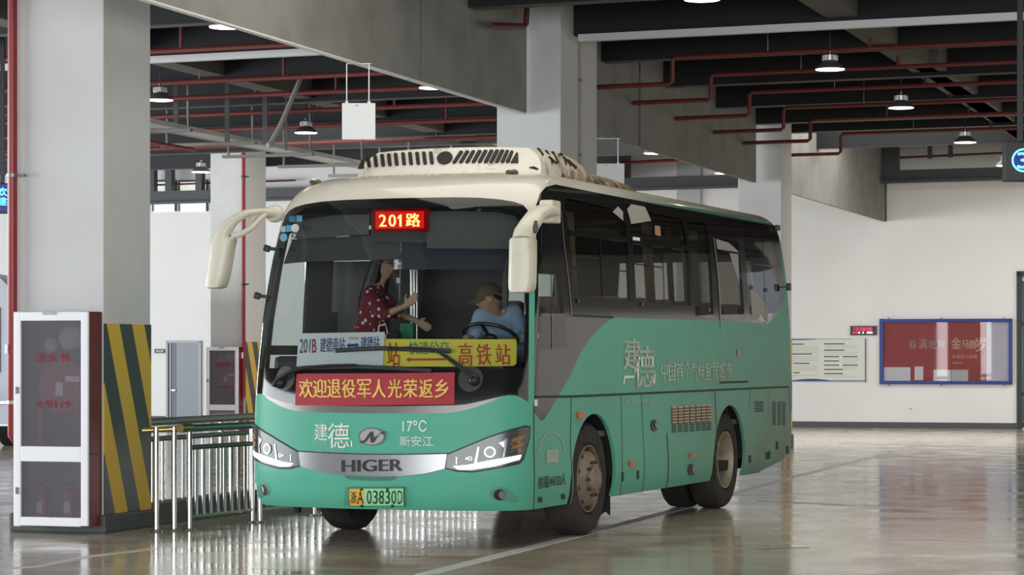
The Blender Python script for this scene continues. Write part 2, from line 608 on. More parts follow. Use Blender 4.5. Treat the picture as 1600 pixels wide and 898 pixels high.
# ------------------------------------------------------------------ columns
def hazard_material():
    m = bpy.data.materials.new('yellow_black_hazard_paint')
    m.use_nodes = True
    nt = m.node_tree
    b = nt.nodes['Principled BSDF']
    b.inputs['Roughness'].default_value = 0.45
    tc = nt.nodes.new('ShaderNodeTexCoord')
    sp = nt.nodes.new('ShaderNodeSeparateXYZ')
    nt.links.new(tc.outputs['Object'], sp.inputs[0])
    m1 = nt.nodes.new('ShaderNodeMath')
    m1.operation = 'MULTIPLY_ADD'
    m1.inputs[1].default_value = 0.39
    nt.links.new(sp.outputs[2], m1.inputs[0])
    nt.links.new(sp.outputs[1], m1.inputs[2])
    m2 = nt.nodes.new('ShaderNodeMath')
    m2.operation = 'MULTIPLY_ADD'
    m2.inputs[1].default_value = 1 / 0.48
    m2.inputs[2].default_value = 10 - 0.04 / 0.48
    nt.links.new(m1.outputs[0], m2.inputs[0])
    m3 = nt.nodes.new('ShaderNodeMath')
    m3.operation = 'FRACT'
    nt.links.new(m2.outputs[0], m3.inputs[0])
    m4 = nt.nodes.new('ShaderNodeMath')
    m4.operation = 'LESS_THAN'
    m4.inputs[1].default_value = 0.5
    nt.links.new(m3.outputs[0], m4.inputs[0])
    mx = nt.nodes.new('ShaderNodeMix')
    mx.data_type = 'RGBA'
    mx.inputs[6].default_value = (0.052, 0.060, 0.058, 1)
    mx.inputs[7].default_value = (0.72, 0.45, 0.045, 1)
    nt.links.new(m4.outputs[0], mx.inputs[0])
    nt.links.new(mx.outputs[2], b.inputs['Base Color'])
    return m


M_HAZ = hazard_material()


def column(k, corner, wd, dp, top, label, stripes=True, plinth=0.16):
    cen = Vector(corner) - AX * wd / 2 + RX * dp / 2
    c = thing('column_%d' % k, label, 'column', (cen.x, cen.y, 0), THETA, kind='structure')
    MB().box((0, 0, top / 2), (wd, dp, top), None, 0.012).build('shaft', M_COLUMN, c)
    MB().box((0, 0, plinth / 2), (wd + 0.07, dp + 0.07, plinth), None, 0.02).build('plinth', M_PLINTH, c)
    if stripes:
        p = MB().box((0.004, dp / 2, (1.81 - plinth) / -2), (0.008, dp, 1.81 - plinth)).build('hazard_stripes', M_HAZ, c)
        p.location = (wd / 2, -dp / 2, 1.81)
    return c


C1 = Vector((-3.524, 21.54, 0))
col1 = column(1, C1, 0.87, 0.90, 6.1, 'near white column with yellow and black hazard stripes on its side')
C2 = Vector(((876 - 800) / FX * 29.3, 29.3, 0))
col2 = column(2, C2, 0.79, 1.53, 6.1, 'double-depth white column rising behind the coach roof')
C3 = Vector(((1221 - 800) / FX * 41.2, 41.2, 0))
col3 = column(3, C3, 0.735, 0.82, 6.1, 'white column behind the rear end of the coach', plinth=0.22)
C4 = Vector(((384 - 800) / FX * 49.0, 49.0, 0))
col4 = column(4, C4, 0.76, 0.98, 6.1, 'white column with a red pipe behind the left mirror')

# low kerb behind the railing
mb = MB()
k0, k1 = gnd(228, 823), gnd(700, 760)
kd = RX.copy()
kn = Vector((-kd.y, kd.x, 0))
p0 = gnd(205, 827)
mb.bar(p0 + kn * 0.12 + Vector((0, 0, 0.1)), p0 + kn * 0.12 + kd * 22 + Vector((0, 0, 0.1)), 0.24, 0.2, bev=0.01)
tag(mb.build('trim_9', M_PLINTH, base=True), 'low dark kerb under the far railing', 'kerb', kind='structure')

# ------------------------------------------------------------------ fascia, joists
FA = Vector(((823.6 - 800) / FX * 29.4, 29.4, 0))
FZ = EYE + (HORIZON - 177) / FX * 29.4
FD = RX


def fascia_at(px):
    a = (px - 800) / FX
    t = (FA.x - a * FA.y) / (a * FD.y - FD.x)
    return FA + FD * t


def fascia(k, A, B, label):
    mb = MB()
    A, B = Vector(A), Vector(B)
    off = -AX * 0.03
    zc = (FZ + 6.1) / 2
    mb.bar((A.x + off.x, A.y + off.y, zc), (B.x + off.x, B.y + off.y, zc), 0.06, 6.1 - FZ)
    return tag(mb.build('trim_%d' % k, M_FASCIA, base=True), label, 'fascia', kind='structure')


F_near = FA - FD * 14
fascia(10, F_near, FA - FD * 0.02, 'long grey fascia beam over the front of the coach')
FB = fascia_at(1181.8)
fascia(11, C2 - AX * 0.42 + RX * 1.55, FB - FD * 0.02, 'grey fascia beam between the double column and the rear column')
fascia(12, FB + FD * 0.85, fascia_at(1384), 'grey fascia beam between the rear column and the far wall')
mb = MB()
a, c = F_near, FA - FD * 0.05
mb.bar((a.x - 0.03 * AX.x, a.y - 0.03 * AX.y, FZ - 0.008), (c.x - 0.03 * AX.x, c.y - 0.03 * AX.y, FZ - 0.008), 0.065, 0.016)
tag(mb.build('trim_13', mat('white_edge_strip', (0.80, 0.80, 0.78), 0.4), base=True), 'thin white strip along the bottom edge of the long fascia beam', 'edge strip', kind='structure')
mb = MB()
for pxj in (1000, 657):
    f = fascia_at(pxj)
    mb.bar((f.x, f.y, FZ + 0.02), (f.x, f.y, 6.0), 0.012, 0.02, up=(0, 1, 0))
f = fascia_at(1384)
mb.bar((f.x - 0.02, f.y - 0.05, FZ), (f.x - 0.02, f.y - 0.05, 6.0), 0.05, 0.08, up=(0, 1, 0))
tag(mb.build('trim_14', M_BLACK), 'dark joints of the fascia beams', 'joint', kind='structure')

JD = Vector((1, -0.40, 0)).normalized()       # joists and sprinkler pipes cross the hall
JR = Matrix.Rotation(math.atan(-0.40), 3, 'Z')


def cross_pt(yc, X, z=0.0):
    return Vector((X, yc - 0.40 * X, z))


ZJ = 5.35
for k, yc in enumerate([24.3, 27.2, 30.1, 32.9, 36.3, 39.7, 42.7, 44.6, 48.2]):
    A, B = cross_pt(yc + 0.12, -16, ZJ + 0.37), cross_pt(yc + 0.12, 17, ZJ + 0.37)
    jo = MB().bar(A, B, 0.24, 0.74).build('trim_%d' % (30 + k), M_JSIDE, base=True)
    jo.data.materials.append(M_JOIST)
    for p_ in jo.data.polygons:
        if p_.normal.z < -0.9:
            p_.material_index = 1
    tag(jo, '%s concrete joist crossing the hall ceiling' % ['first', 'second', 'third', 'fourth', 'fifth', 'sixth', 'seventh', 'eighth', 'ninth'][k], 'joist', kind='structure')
for k, (pa, pb, wd) in enumerate([((1297, 38, 28.8), (1475, 150, 36.7), 0.36), ((235, 106, 33.1), (405, 148, 36.5), 0.36), ((1520, 183, 39.0), (1545, 200, 41.5), 0.36)]):
    A = at(*pa)
    B = at(*pb)
    d = (Vector((B.x, B.y, 0)) - Vector((A.x, A.y, 0))).normalized() if k < 2 else RX
    s = A - d * 6 + AX * 0.18
    e = A + d * 24 + AX * 0.18
    tag(MB().bar((s.x, s.y, ZJ + 0.42), (e.x, e.y, ZJ + 0.42), wd, 0.74).build('trim_%d' % (50 + k), mat('warm_grey_concrete_beam', (0.135, 0.13, 0.118), 0.8), base=True),
        ['wide lengthwise ceiling beam right of the fascia', 'wide lengthwise ceiling beam left of the fascia', 'lengthwise ceiling beam above the gate display'][k], 'beam', kind='structure')

# ------------------------------------------------------------------ sprinkler pipes under the ceiling
ORD = ['first', 'second', 'third', 'fourth', 'fifth', 'sixth', 'seventh', 'eighth']


def fascia_X(yc):
    """X where the cross line through (0, yc) meets the fascia plane"""
    # FA + FD t = (X, yc - .4 X)
    t = (yc - 0.40 * FA.x - FA.y) / (FD.y + 0.40 * FD.x)
    return FA.x + FD.x * t


zp = 5.28
for k, yc in enumerate([32.2, 34.4, 36.9, 39.4, 41.6, 44.4]):
    X0 = fascia_X(yc)
    t = thing('sprinkler_pipe', 'red sprinkler pipe under the right ceiling bay, %s from the camera, dropping to the fascia' % ORD[k], 'pipe',
              cross_pt(yc, X0 + 5, zp - 0.3), 0, 'red sprinkler pipes of the right bay')
    st, dn = X0 + 1.05, 0.30
    mb = MB().tube([cross_pt(yc, 15, zp), cross_pt(yc, st + 0.03, zp), cross_pt(yc, st, zp - 0.04), cross_pt(yc, st, zp - dn), cross_pt(yc, st - 0.04, zp - dn - 0.03), cross_pt(yc, X0 + 0.02, zp - dn - 0.03)], 0.030, 8)
    wbuild(mb, 'pipe_run', M_REDPIPE2, t, True)
    for X in (X0 + 3.4, X0 + 7.1):
        wbuild(MB().tube([cross_pt(yc, X, zp), cross_pt(yc, X, zp + 0.5)], 0.022, 8), 'riser', M_REDPIPE2, t)
        wbuild(MB().tube([cross_pt(yc, X - 1.2, zp + 0.03), cross_pt(yc, X - 1.2, 6.1)], 0.008, 6), 'hanger_rod', M_DSTEEL, t)
for k, yc in enumerate([29.0, 32.4, 34.4, 36.9, 39.4, 42.6]):
    X0 = fascia_X(yc)
    t = thing('sprinkler_pipe', 'red sprinkler pipe under the left ceiling bay, %s from the camera' % ORD[k], 'pipe', cross_pt(yc, X0 - 5, zp), 0, 'red sprinkler pipes of the left bay')
    wbuild(MB().tube([cross_pt(yc, X0 - 0.2, zp), cross_pt(yc, -15, zp)], 0.036, 8), 'pipe_run', M_REDPIPE2, t, True)
    for X in (X0 - 1.6, X0 - 4.1):
        wbuild(MB().tube([cross_pt(yc, X, zp), cross_pt(yc, X, zp + 0.5)], 0.022, 8), 'riser', M_REDPIPE2, t)
        wbuild(MB().tube([cross_pt(yc, X - 1.2, zp + 0.03), cross_pt(yc, X - 1.2, 6.1)], 0.008, 6), 'hanger_rod', M_DSTEEL, t)
# white conduits under the third joist
for side, X1, X2, lab in ((1, (904 - 800) / FX * 29.3 + 0.02, 8.0, 'white conduit along the joist right of the double column, turning down the column'),
                          (-1, -13, -1.95, 'white conduit along the joist left of the long fascia')):
    t = thing('cable_conduit', lab, 'conduit', cross_pt(30.05, (X1 + X2) / 2, ZJ - 0.05))
    wbuild(MB().bar(cross_pt(30.0, X1, ZJ - 0.045), cross_pt(30.0, X2, ZJ - 0.045), 0.09, 0.085), 'conduit_run', mat('white_conduit', (0.62, 0.64, 0.64), 0.4), t)
    if side == 1:
        f = onwall(904, 60, C2, RX) + AX * 0.02
        g = onwall(904, 260, C2, RX) + AX * 0.02
        wbuild(MB().tube([f + Vector((0, 0, 0.25)), g - Vector((0, 0, 3.3))], 0.016, 8), 'drop_pipe', mat('grey_drop_conduit', (0.33, 0.32, 0.29), 0.5), t)
        for zz in (0.0, 0.9, 1.8):
            wbuild(MB().box(f + Vector((0, 0, -0.5 - zz)), (0.03, 0.06, 0.03), ROT), 'pipe_clip', M_DSTEEL, t)
# red pipes in front of the far upper wall
t = thing('sprinkler_pipe', 'thin red pipe across the upper far wall beside the gate display', 'pipe', wall_pt(1480, 246))
wbuild(MB().tube([wall_pt(1405, 248) - RX * 0.3, wall_pt(1600, 239) - RX * 0.3], 0.022, 8), 'pipe_run', M_REDPIPE2, t, True)
t = thing('sprinkler_pipe', 'thin red pipe across the upper far wall left of the pipe column', 'pipe', wall_pt(280, 290))
wbuild(MB().tube([wall_pt(200, 292) - RX * 0.3, wall_pt(470, 283) - RX * 0.3], 0.022, 8), 'pipe_run', M_REDPIPE2, t, True)
t = thing('sprinkler_pipe', 'red pipe crossing the upper wall just above the coach roof vent', 'pipe', wall_pt(1000, 258))
wbuild(MB().tube([wall_pt(930, 261) - RX * 0.8, wall_pt(1160, 250) - RX * 0.8], 0.03, 8), 'pipe_run', M_REDPIPE, t, True)
# near top: pipe beside the double column
t = thing('sprinkler_pipe', 'short red pipe bend on the fascia above the double column', 'pipe', at(800, 40, 28.6))
wbuild(MB().tube([at(826, -25, 28.9), at(822, 38, 28.9), at(818, 41, 28.85), at(766, 40, 27.6)], 0.033, 8), 'pipe_run', M_REDPIPE2, t, True)

# ------------------------------------------------------------------ pendant lamps
M_HOUS = mat('silver_lamp_housing', (0.70, 0.70, 0.70), 0.25, 1.0)
M_SHADE = mat('dark_lamp_shade', (0.09, 0.085, 0.08), 0.4)
LAMPS = [
    (1097, 3, 'pendant lamp cut by the top edge above the long white conduit'),
    (1297, 112, 'pendant lamp below the red pipes, nearest of the three right of the fascia'),
    (1408, 172, 'pendant lamp in the middle of the row leading to the gate display'),
    (1508, 226, 'small pendant lamp in front of the upper far wall near the gate display'),
    (1572, 262, 'tiny pendant lamp just beside the gate display'),
    (353, 46, 'pendant lamp partly behind the long fascia at the top left'),
    (250, 160, 'pendant lamp beside the near striped column'),
    (478, 211, 'pendant lamp above the left front corner of the coach roof'),
    (314, 272, 'pendant lamp partly behind the pipe column'),
    (676, 141, 'pendant lamp half hidden by the fascia over the coach roof'),
    (1022, 243, 'small pendant lamp behind the coach roof vent tail'),
    (1131, 274, 'tiny pendant lamp just left of the rear column'),
]
lamp0 = thing('pendant_lamp', LAMPS[0][2], 'lamp', group='high bay lamps')
LP = [lamp0]
MB().lathe([(0.0, 0.006), (0.165, 0.006), (0.172, 0.0), (0.172, 0.012), (0.0, 0.013)], n=28).build('diffuser', M_LAMP, lamp0, True)
MB().lathe([(0.178, 0.004), (0.180, 0.016), (0.13, 0.065), (0.085, 0.10), (0.0, 0.105)], n=28).build('lamp_shade', M_SHADE, lamp0, True)
hs = MB().lathe([(0.075, 0.105), (0.078, 0.11), (0.078, 0.175), (0.06, 0.19), (0.0, 0.19)], n=20)
for q in range(16):
    a = q * PI / 8
    hs.box((0.083 * math.cos(a), 0.083 * math.sin(a), 0.142), (0.022, 0.006, 0.06), Matrix.Rotation(a, 3, 'Z'))
hs.build('finned_housing', M_HOUS, lamp0)
MB().lathe([(0.0, 0.185), (0.02, 0.19), (0.018, 0.225), (0.0, 0.23)], n=12).build('cable_gland', M_HOUS, lamp0, True)
MB().tube([(0, 0, 0.22), (0, 0, 1.16)], 0.007, 6).build('hanging_cable', M_BLACK, lamp0)


def dup(root, loc, label):
    r = root.copy()
    COL.objects.link(r)
    r.location = loc
    r['label'] = label
    for ch in list(root.children):
        c = ch.copy()
        COL.objects.link(c)
        c.parent = r
        for g in ch.children:
            d = g.copy()
            COL.objects.link(d)
            d.parent = c
    return r


ZL = 4.95
for k, (px, py, lab) in enumerate(LAMPS):
    Y = FX * (ZL - EYE) / (HORIZON - (py - 3))
    p = Vector(((px - 800) / FX * Y, Y, ZL))
    if k == 0:
        lamp0.location = p
    else:
        dup(lamp0, p, lab)

# ------------------------------------------------------------------ cable ladder with struts, left bay
tr = thing('cable_ladder', 'long white cable ladder hung under the left ceiling bay', 'cable ladder', at(235, 198, 36.7))
A = at(225, 196, 36.4)
dT = RX
for o in (0, 0.42):
    s = A - dT * 3 + AX * o
    wbuild(MB().bar(s, s + dT * 17, 0.03, 0.07), 'side_rail', M_GALV, tr)
wbuild(MB().bar(A - dT * 3 + AX * 0.21 + Vector((0, 0, -0.02)), A + dT * 14 + AX * 0.21 + Vector((0, 0, -0.02)), 0.30, 0.02), 'cable_bed', mat('pale_tray_bottom', (0.55, 0.56, 0.57), 0.5), tr)
for q in range(7):
    s = A + dT * (q * 2.3 + 0.3)
    wbuild(MB().bar(s - AX * 1.0 + Vector((0, 0, -0.06)), s + AX * 0.62 + Vector((0, 0, -0.06)), 0.07, 0.05), 'cross_strut', mat('dark_strut', (0.16, 0.16, 0.15), 0.5), tr)
    for o in (-0.9, 0.56):
        p = s + AX * o
        wbuild(MB().tube([p + Vector((0, 0, -0.04)), (p.x, p.y, 6.1)], 0.02, 6), 'hanger_rod', M_DSTEEL, tr)
t = thing('sprinkler_pipe', 'red pipe running lengthwise beside the white cable ladder', 'pipe', A - AX * 0.6)
wbuild(MB().tube([A - AX * 0.35 - dT * 3 + Vector((0, 0, -0.16)), A - AX * 0.35 + dT * 2.4 + Vector((0, 0, -0.16))], 0.034, 8), 'pipe_run', M_REDPIPE, t, True)
# slanting brace tube in front of the ladder
t = thing('brace_tube', 'slanting grey brace tube above the left front of the coach', 'brace', at(430, 210, 35))
wbuild(MB().tube([at(498, 56, 35.4), at(447, 176, 35), at(436, 200, 34.9), at(421, 226, 34.8)], 0.035, 8), 'tube', mat('grey_brace', (0.34, 0.34, 0.33), 0.5), t, True)
wbuild(MB().ball(at(421, 226, 34.8), 0.045, 8, 6), 'joint', mat('grey_brace', (0.34, 0.34, 0.33)), t, True)
for px, y0, y1, lab in ((275, 135, 205, 'grey hanger post left of the pipe column top'), (355, 170, 222, 'thick dark hanger post over the pipe column'), (414, 170, 225, 'grey hanger post right of the pipe column top'), (447, 140, 235, 'thin grey hanger rod beside the slanting brace')):
    q = at(px, y1, 37.5)
    tag(MB().bar(q, (q.x, q.y, 6.1), 0.07 if px != 447 else 0.03, 0.07 if px != 447 else 0.03, up=(0, 1, 0)).build('hanger_post', mat('mid_grey_post', (0.10, 0.10, 0.10), 0.5), base=True), lab, 'post')

# ------------------------------------------------------------------ hanging sign boards
M_BOARD = mat('white_sign_board', (0.78, 0.80, 0.80), 0.5)
for k, (px, dz) in enumerate([(565, 0), (953, 0)]):
    f = fascia_at(px) - AX * 0.03
    zt = EYE + (HORIZON - 161) / FX * f.y if k == 0 else FZ - 0.33
    hh = 57 / FX * f.y if k == 0 else 0.36
    ww = 52 / FX * f.y
    t = thing('hanging_sign', ['blank white sign board hung from the long fascia above the coach front', 'white sign board on two rods behind the coach roof vent'][k], 'sign', (f.x, f.y, zt - hh), 0.0, 'hanging sign boards')
    MB().box((0, 0, hh / 2), (ww, 0.02, hh), None, 0.004).build('board', M_BOARD, t)
    for s in (-0.36, 0.31):
        MB().tube([(s * ww, 0, hh - 0.01), (s * ww, 0, hh + FZ - zt )], 0.006, 6).build('hanging_rod', M_GALV, t)
        MB().box((s * ww, 0, hh + 0.005), (0.03, 0.026, 0.02)).build('clamp', M_GALV, t)
    MB().box((0, 0, hh + FZ - zt - 0.003), (ww * 0.75, 0.02, 0.008)).build('hanger_bar', M_GALV, t)
    MB().box((-0.02, -0.012, hh - 0.025), (0.03, 0.004, 0.01)).build('screw_mark', M_DSTEEL, t)

# ------------------------------------------------------------------ illuminated gate displays
M_LEDBLUE = mat('blue_led', (0.02, 0.1, 0.3), 0.4, emit=((0.10, 0.62, 1.0), 3.0))
M_LEDBACK = mat('dark_blue_led_back', (0.003, 0.006, 0.02), 0.4, emit=((0.0, 0.03, 0.5), 0.35))
Yd = 24.0
t = thing('gate_display', 'black hanging gate display with a glowing blue circled number', 'display', at(1600, 283, Yd))
mb = MB()
p0, p1 = at(1570, 283, Yd), at(1700, 221, Yd)
mb.box(((p0.x + p1.x) / 2, Yd + 0.07, (p0.z + p1.z) / 2), (p1.x - p0.x, 0.14, p1.z - p0.z), None, 0.008)
wbuild(mb, 'casing', M_BLACK, t)
cc = at(1599, 250.4, Yd)
R0 = 18.4 / FX * Yd
wbuild(MB().lathe([(0.0, 0.0), (R0 * 1.0, 0.0), (R0 * 1.0, 0.006)], (cc.x, Yd - 0.006, cc.z), 'y', 40), 'disc', M_LEDBACK, t)
wbuild(MB().lathe([(R0 * 0.86, -0.004), (R0, -0.004), (R0, 0.004), (R0 * 0.86, 0.004), (R0 * 0.86, -0.004)], (cc.x, Yd - 0.01, cc.z), 'y', 44), 'ring', M_LEDBLUE, t)
wletters('3', quad_fn(at(1590.5, 263, Yd - 0.012), at(1607.5, 263, Yd - 0.012), at(1590.5, 238, Yd - 0.012)), M_LEDBLUE, t, 0.03, 'numeral')
wbuild(MB().bar(at(1594, 221, Yd + 0.07), at(1594, -60, Yd + 0.07), 0.05, 0.05, up=(0, 1, 0)), 'hanger_post', M_BLACK, t)
wbuild(MB().bar(at(1660, 221, Yd + 0.07), at(1660, -60, Yd + 0.07), 0.05, 0.05, up=(0, 1, 0)), 'hanger_post', M_BLACK, t)

Yd = 31.0
t = thing('gate_display', 'blue lettered display half hidden behind the near column red pipe', 'display', at(0, 332, Yd))
mb = MB()
p0, p1 = at(-170, 333, Yd), at(24, 286, Yd)
mb.box(((p0.x + p1.x) / 2, Yd + 0.07, (p0.z + p1.z) / 2), (p1.x - p0.x, 0.14, p1.z - p0.z), None, 0.008)
wbuild(mb, 'casing', M_BLACK, t)
mb = MB()
p0, p1 = at(-168, 329, Yd), at(22, 288, Yd)
mb.box(((p0.x + p1.x) / 2, Yd - 0.004, (p0.z + p1.z) / 2), (p1.x - p0.x, 0.008, p1.z - p0.z))
wbuild(mb, 'screen', M_LEDBACK, t)
wletters('欢迎', quad_fn(at(-4, 306, Yd - 0.012), at(26, 306, Yd - 0.012), at(-4, 293, Yd - 0.012)), M_LEDBLUE, t, 0.02)
wletters('建德', quad_fn(at(-4, 321, Yd - 0.012), at(26, 321, Yd - 0.012), at(-4, 308, Yd - 0.012)), M_LEDBLUE, t, 0.02)
for px in (-150, 4):
    wbuild(MB().bar(at(px, 286, Yd + 0.07), at(px, -60, Yd + 0.07), 0.05, 0.05, up=(0, 1, 0)), 'hanger_post', M_BLACK, t)

# ------------------------------------------------------------------ things on the far wall
ck = thing('wall_clock', 'small black digital wall clock with red figures between the two boards', 'clock', wall_pt(1350, 523), THETA)
mb = MB()
wbox(mb, 1329, 1370, 509, 523.5, 0.0, 0.05, 0.006)
wbuild(mb, 'casing', mat('dark_clock_case', (0.022, 0.02, 0.024), 0.35), ck)
wletters('15:58:08', wall_fn(1335.5, 1363, 511, 516.5, 0.053), mat('red_led_digits', (0.3, 0.01, 0.03), 0.4, emit=((1.0, 0.03, 0.12), 1.3)), ck, 0.012)
wletters('02-06', wall_fn(1333, 1341.5, 518, 521, 0.053), mat('red_led_digits', (0.3, 0.01, 0.03)), ck, 0.012)
mb = MB()
for a, c in ((1342, 1344.5), (1348, 1350.5), (1355, 1364)):
    wbox(mb, a, c, 518, 521, 0.05, 0.053)
wbuild(mb, 'status_lights', mat('pale_led', (0.6, 0.5, 0.5), 0.4, emit=((1, 0.8, 0.8), 0.7)), ck)

ib = thing('information_board', 'white information board with printed paragraphs and a wavy blue edge behind the coach rear', 'board', wall_pt(1290, 597), THETA)
mb = MB()
wbox(mb, 1165, 1353, 528.5, 596.5, 0.0, 0.03, 0.004)
wbuild(mb, 'panel', mat('cream_board', (0.74, 0.76, 0.69), 0.45), ib)
mb = MB()
wbox(mb, 1351.8, 1353.4, 528, 597, 0.0, 0.035)
wbuild(mb, 'edge_trim', mat('olive_edge', (0.16, 0.15, 0.12), 0.5), ib)


def wall_poly(pts, out):
    mb = MB()
    V = [wall_pt(*p) - RX * out for p in pts]
    n = len(pts) // 2
    mb.add(V, [(i, i + 1, 2 * n - 2 - i, 2 * n - 1 - i) for i in range(n - 1)])
    return mb


xs = [1166 + 187 * q / 40 for q in range(41)]
wv = [(x, 594.6 - 2.6 * max(0, math.sin((x - 1238) / 60 * PI)) - 0.5) for x in xs]
wbuild(wall_poly(wv + [(x, 595.6) for x in reversed(xs)], 0.032), 'bottom_wave', mat('blue_wave_print', (0.02, 0.08, 0.30), 0.5), ib)
wv = [(x, 529 + 2.2 * max(0.25, math.sin((x - 1215) / 70 * PI)) * (x < 1330)) for x in xs]
wbuild(wall_poly([(x, 528.9) for x in xs] + list(reversed(wv)), 0.032), 'top_wave', mat('teal_wave_print', (0.05, 0.22, 0.28), 0.5), ib)
lines = MB()
M_HEAD = mat('dark_print', (0.10, 0.11, 0.12), 0.5)
for (x0, x1, y) in ((1238, 1257, 537.5), (1238, 1269, 553), (1240, 1265.5, 567.5), (1240, 1250, 582), (1288, 1320, 537), (1288, 1320, 547), (1288, 1311.5, 557), (1317, 1340.5, 557), (1288, 1311.5, 563.7), (1288, 1311.5, 570.3), (1317, 1341, 570.3), (1288, 1317.5, 577), (1288, 1317.5, 583.5)):
    heads = MB()
    wbox(heads, x0, x1, y - 0.9, y + 0.9, 0.03, 0.0315)
    wbuild(heads, 'heading_print', M_HEAD, ib)
for (x0, x1, y0, n) in ((1238, 1280, 541.5, 4), (1238, 1279, 557, 3), (1240, 1279, 571.5, 3), (1240, 1279, 586, 1), (1288, 1341, 540, 2), (1288, 1341, 550, 2), (1317, 1342, 560, 3), (1288, 1340, 587, 1), (1317, 1338, 573.5, 2)):
    for q in range(n):
        wbox(lines, x0, x1 - 2 * (q == n - 1), y0 + q * 2.9, y0 + q * 2.9 + 0.8, 0.03, 0.0312)
wbuild(lines, 'text_print', mat('light_grey_print', (0.50, 0.52, 0.50), 0.5), ib)

nb = thing('notice_board', 'blue framed glass notice board with a red new year poster', 'notice board', wall_pt(1478, 600), THETA)
mb = MB()
wbox(mb, 1375, 1582, 498, 600, 0.0, 0.03)
wbuild(mb, 'back_panel', mat('dark_board_back', (0.10, 0.05, 0.05), 0.6), nb)
mb = MB()
for (x0, x1, y0, y1) in ((1375, 1381, 498, 600.3), (1576.5, 1582, 498, 600.3), (1375, 1582, 498, 503.3), (1375, 1582, 595, 600.3)):
    wbox(mb, x0, x1, y0, y1, 0.0, 0.09, 0.01)
wbuild(mb, 'blue_frame', mat('blue_frame_paint', (0.012, 0.045, 0.26), 0.35), nb)
mb = MB()
for px in (1389, 1471, 1569):
    wbox(mb, px - 1, px + 1, 496, 498.4, 0.02, 0.06)
    wbox(mb, px - 1, px + 1, 600, 602.5, 0.02, 0.06)
wbuild(mb, 'fixing_lugs', M_DSTEEL, nb)
mb = MB()
wbox(mb, 1381, 1542, 503, 595, 0.03, 0.034)
po = wbuild(mb, 'poster', mat('red_poster', (0.36, 0.022, 0.018), 0.5, noise=(2.5, (0.27, 0.02, 0.018), 0.4, 0.65)), nb)
mb = MB()
wbox(mb, 1542, 1577, 503, 595, 0.03, 0.034)
wbuild(mb, 'pale_side_sheet', mat('pale_lilac_sheet', (0.56, 0.55, 0.62), 0.5), nb)
M_GOLDINK = mat('gold_ink', (0.78, 0.60, 0.40), 0.5)
for txt, x0, x1, y0, y1 in (('金', 1487, 1502, 527, 545), ('马', 1503, 1514, 531, 544), ('贺', 1514, 1526, 531, 545), ('岁', 1525, 1540, 527, 549)):
    wletters(txt, wall_fn(x0, x1, y0, y1, 0.036), M_GOLDINK, nb, 0.025)
for txt, x0, x1, y0, y1 in (('春', 1420, 1433, 531, 545), ('满', 1436, 1449, 529, 545), ('乾', 1451, 1463, 531, 545), ('坤', 1465, 1476, 531, 545)):
    wletters(txt, wall_fn(x0, x1, y0, y1, 0.036), mat('pale_gold_ink', (0.62, 0.42, 0.36), 0.5), nb, 0.015)
wletters('幸福家万事圆', wall_fn(1488, 1527, 554, 560, 0.036), M_GOLDINK, nb, 0.01)
wletters('新春快乐', wall_fn(1489, 1504, 565, 568.5, 0.036), M_GOLDINK, nb, 0.01)
mb = MB()
wbox(mb, 1381, 1576.5, 503, 595, 0.072, 0.076)
wbuild(mb, 'glass_pane', glass('notice_glass', (0.92, 0.92, 0.93), f0=0.02), nb)
for k, (x0, x1, y0, y1) in enumerate(((1381.5, 1423, 573.5, 594.5), (1429.5, 1443, 572.5, 593.5), (1459, 1486, 577.5, 595), (1487, 1513, 577.5, 595))):
    t = thing('paper_notice', ['wide white paper notice at the left end inside the blue board', 'narrow white paper notice second from the left inside the blue board', 'pale blue-white paper notice third from the left inside the blue board',
                               'greyish paper notice nearest the poster flower inside the blue board'][k], 'paper', wall_pt((x0 + x1) / 2, y1) - RX * 0.04, THETA, 'paper notices in the notice board')
    mb = MB()
    wbox(mb, x0, x1, y0, y1, 0.036, 0.039)
    wbuild(mb, 'sheet', mat('white_paper', (0.74, 0.75, 0.76), 0.6) if k != 3 else mat('grey_paper', (0.50, 0.50, 0.47), 0.6), t)
    mb = MB()
    for q in range(6):
        wbox(mb, x0 + 1.5, x1 - 1.5, y0 + 2.5 + q * 2.9, y0 + 3.1 + q * 2.9, 0.039, 0.0395)
    wbuild(mb, 'print', mat('faint_print', (0.55, 0.56, 0.58), 0.6), t)
mb = MB()
wbox(mb, 1421, 1424.5, 637, 640, 0.0, 0.03, 0.004)
tag(mb.build('wall_socket', mat('grey_socket', (0.5, 0.49, 0.46), 0.5), base=True), 'tiny grey socket low on the far wall under the notice board', 'socket')

# ------------------------------------------------------------------ fire hydrant cabinets
def plane_tools(P):
    P = Vector(P)

    def pt(px, py, out=0.0):
        return onwall(px, py, P - RX * out, AX)

    def box(mb, px0, px1, py0, py1, out0, out1, bev=0.0):
        a, c = onwall(px0, py0, P, AX), onwall(px1, py1, P, AX)
        m0 = onwall((px0 + px1) / 2, py0, P, AX).z
        m1 = onwall((px0 + px1) / 2, py1, P, AX).z
        cen = (a + c) / 2 - RX * (out0 + out1) / 2
        return mb.box((cen.x, cen.y, (m0 + m1) / 2), ((c - a).dot(AX), out1 - out0, abs(m0 - m1)), ROT, bev)

    def fn(px0, px1, py0, py1, out):
        return lambda s, t: onwall(px0 + (px1 - px0) * s, py1 + (py0 - py1) * t, P, AX) - RX * out
    return pt, box, fn


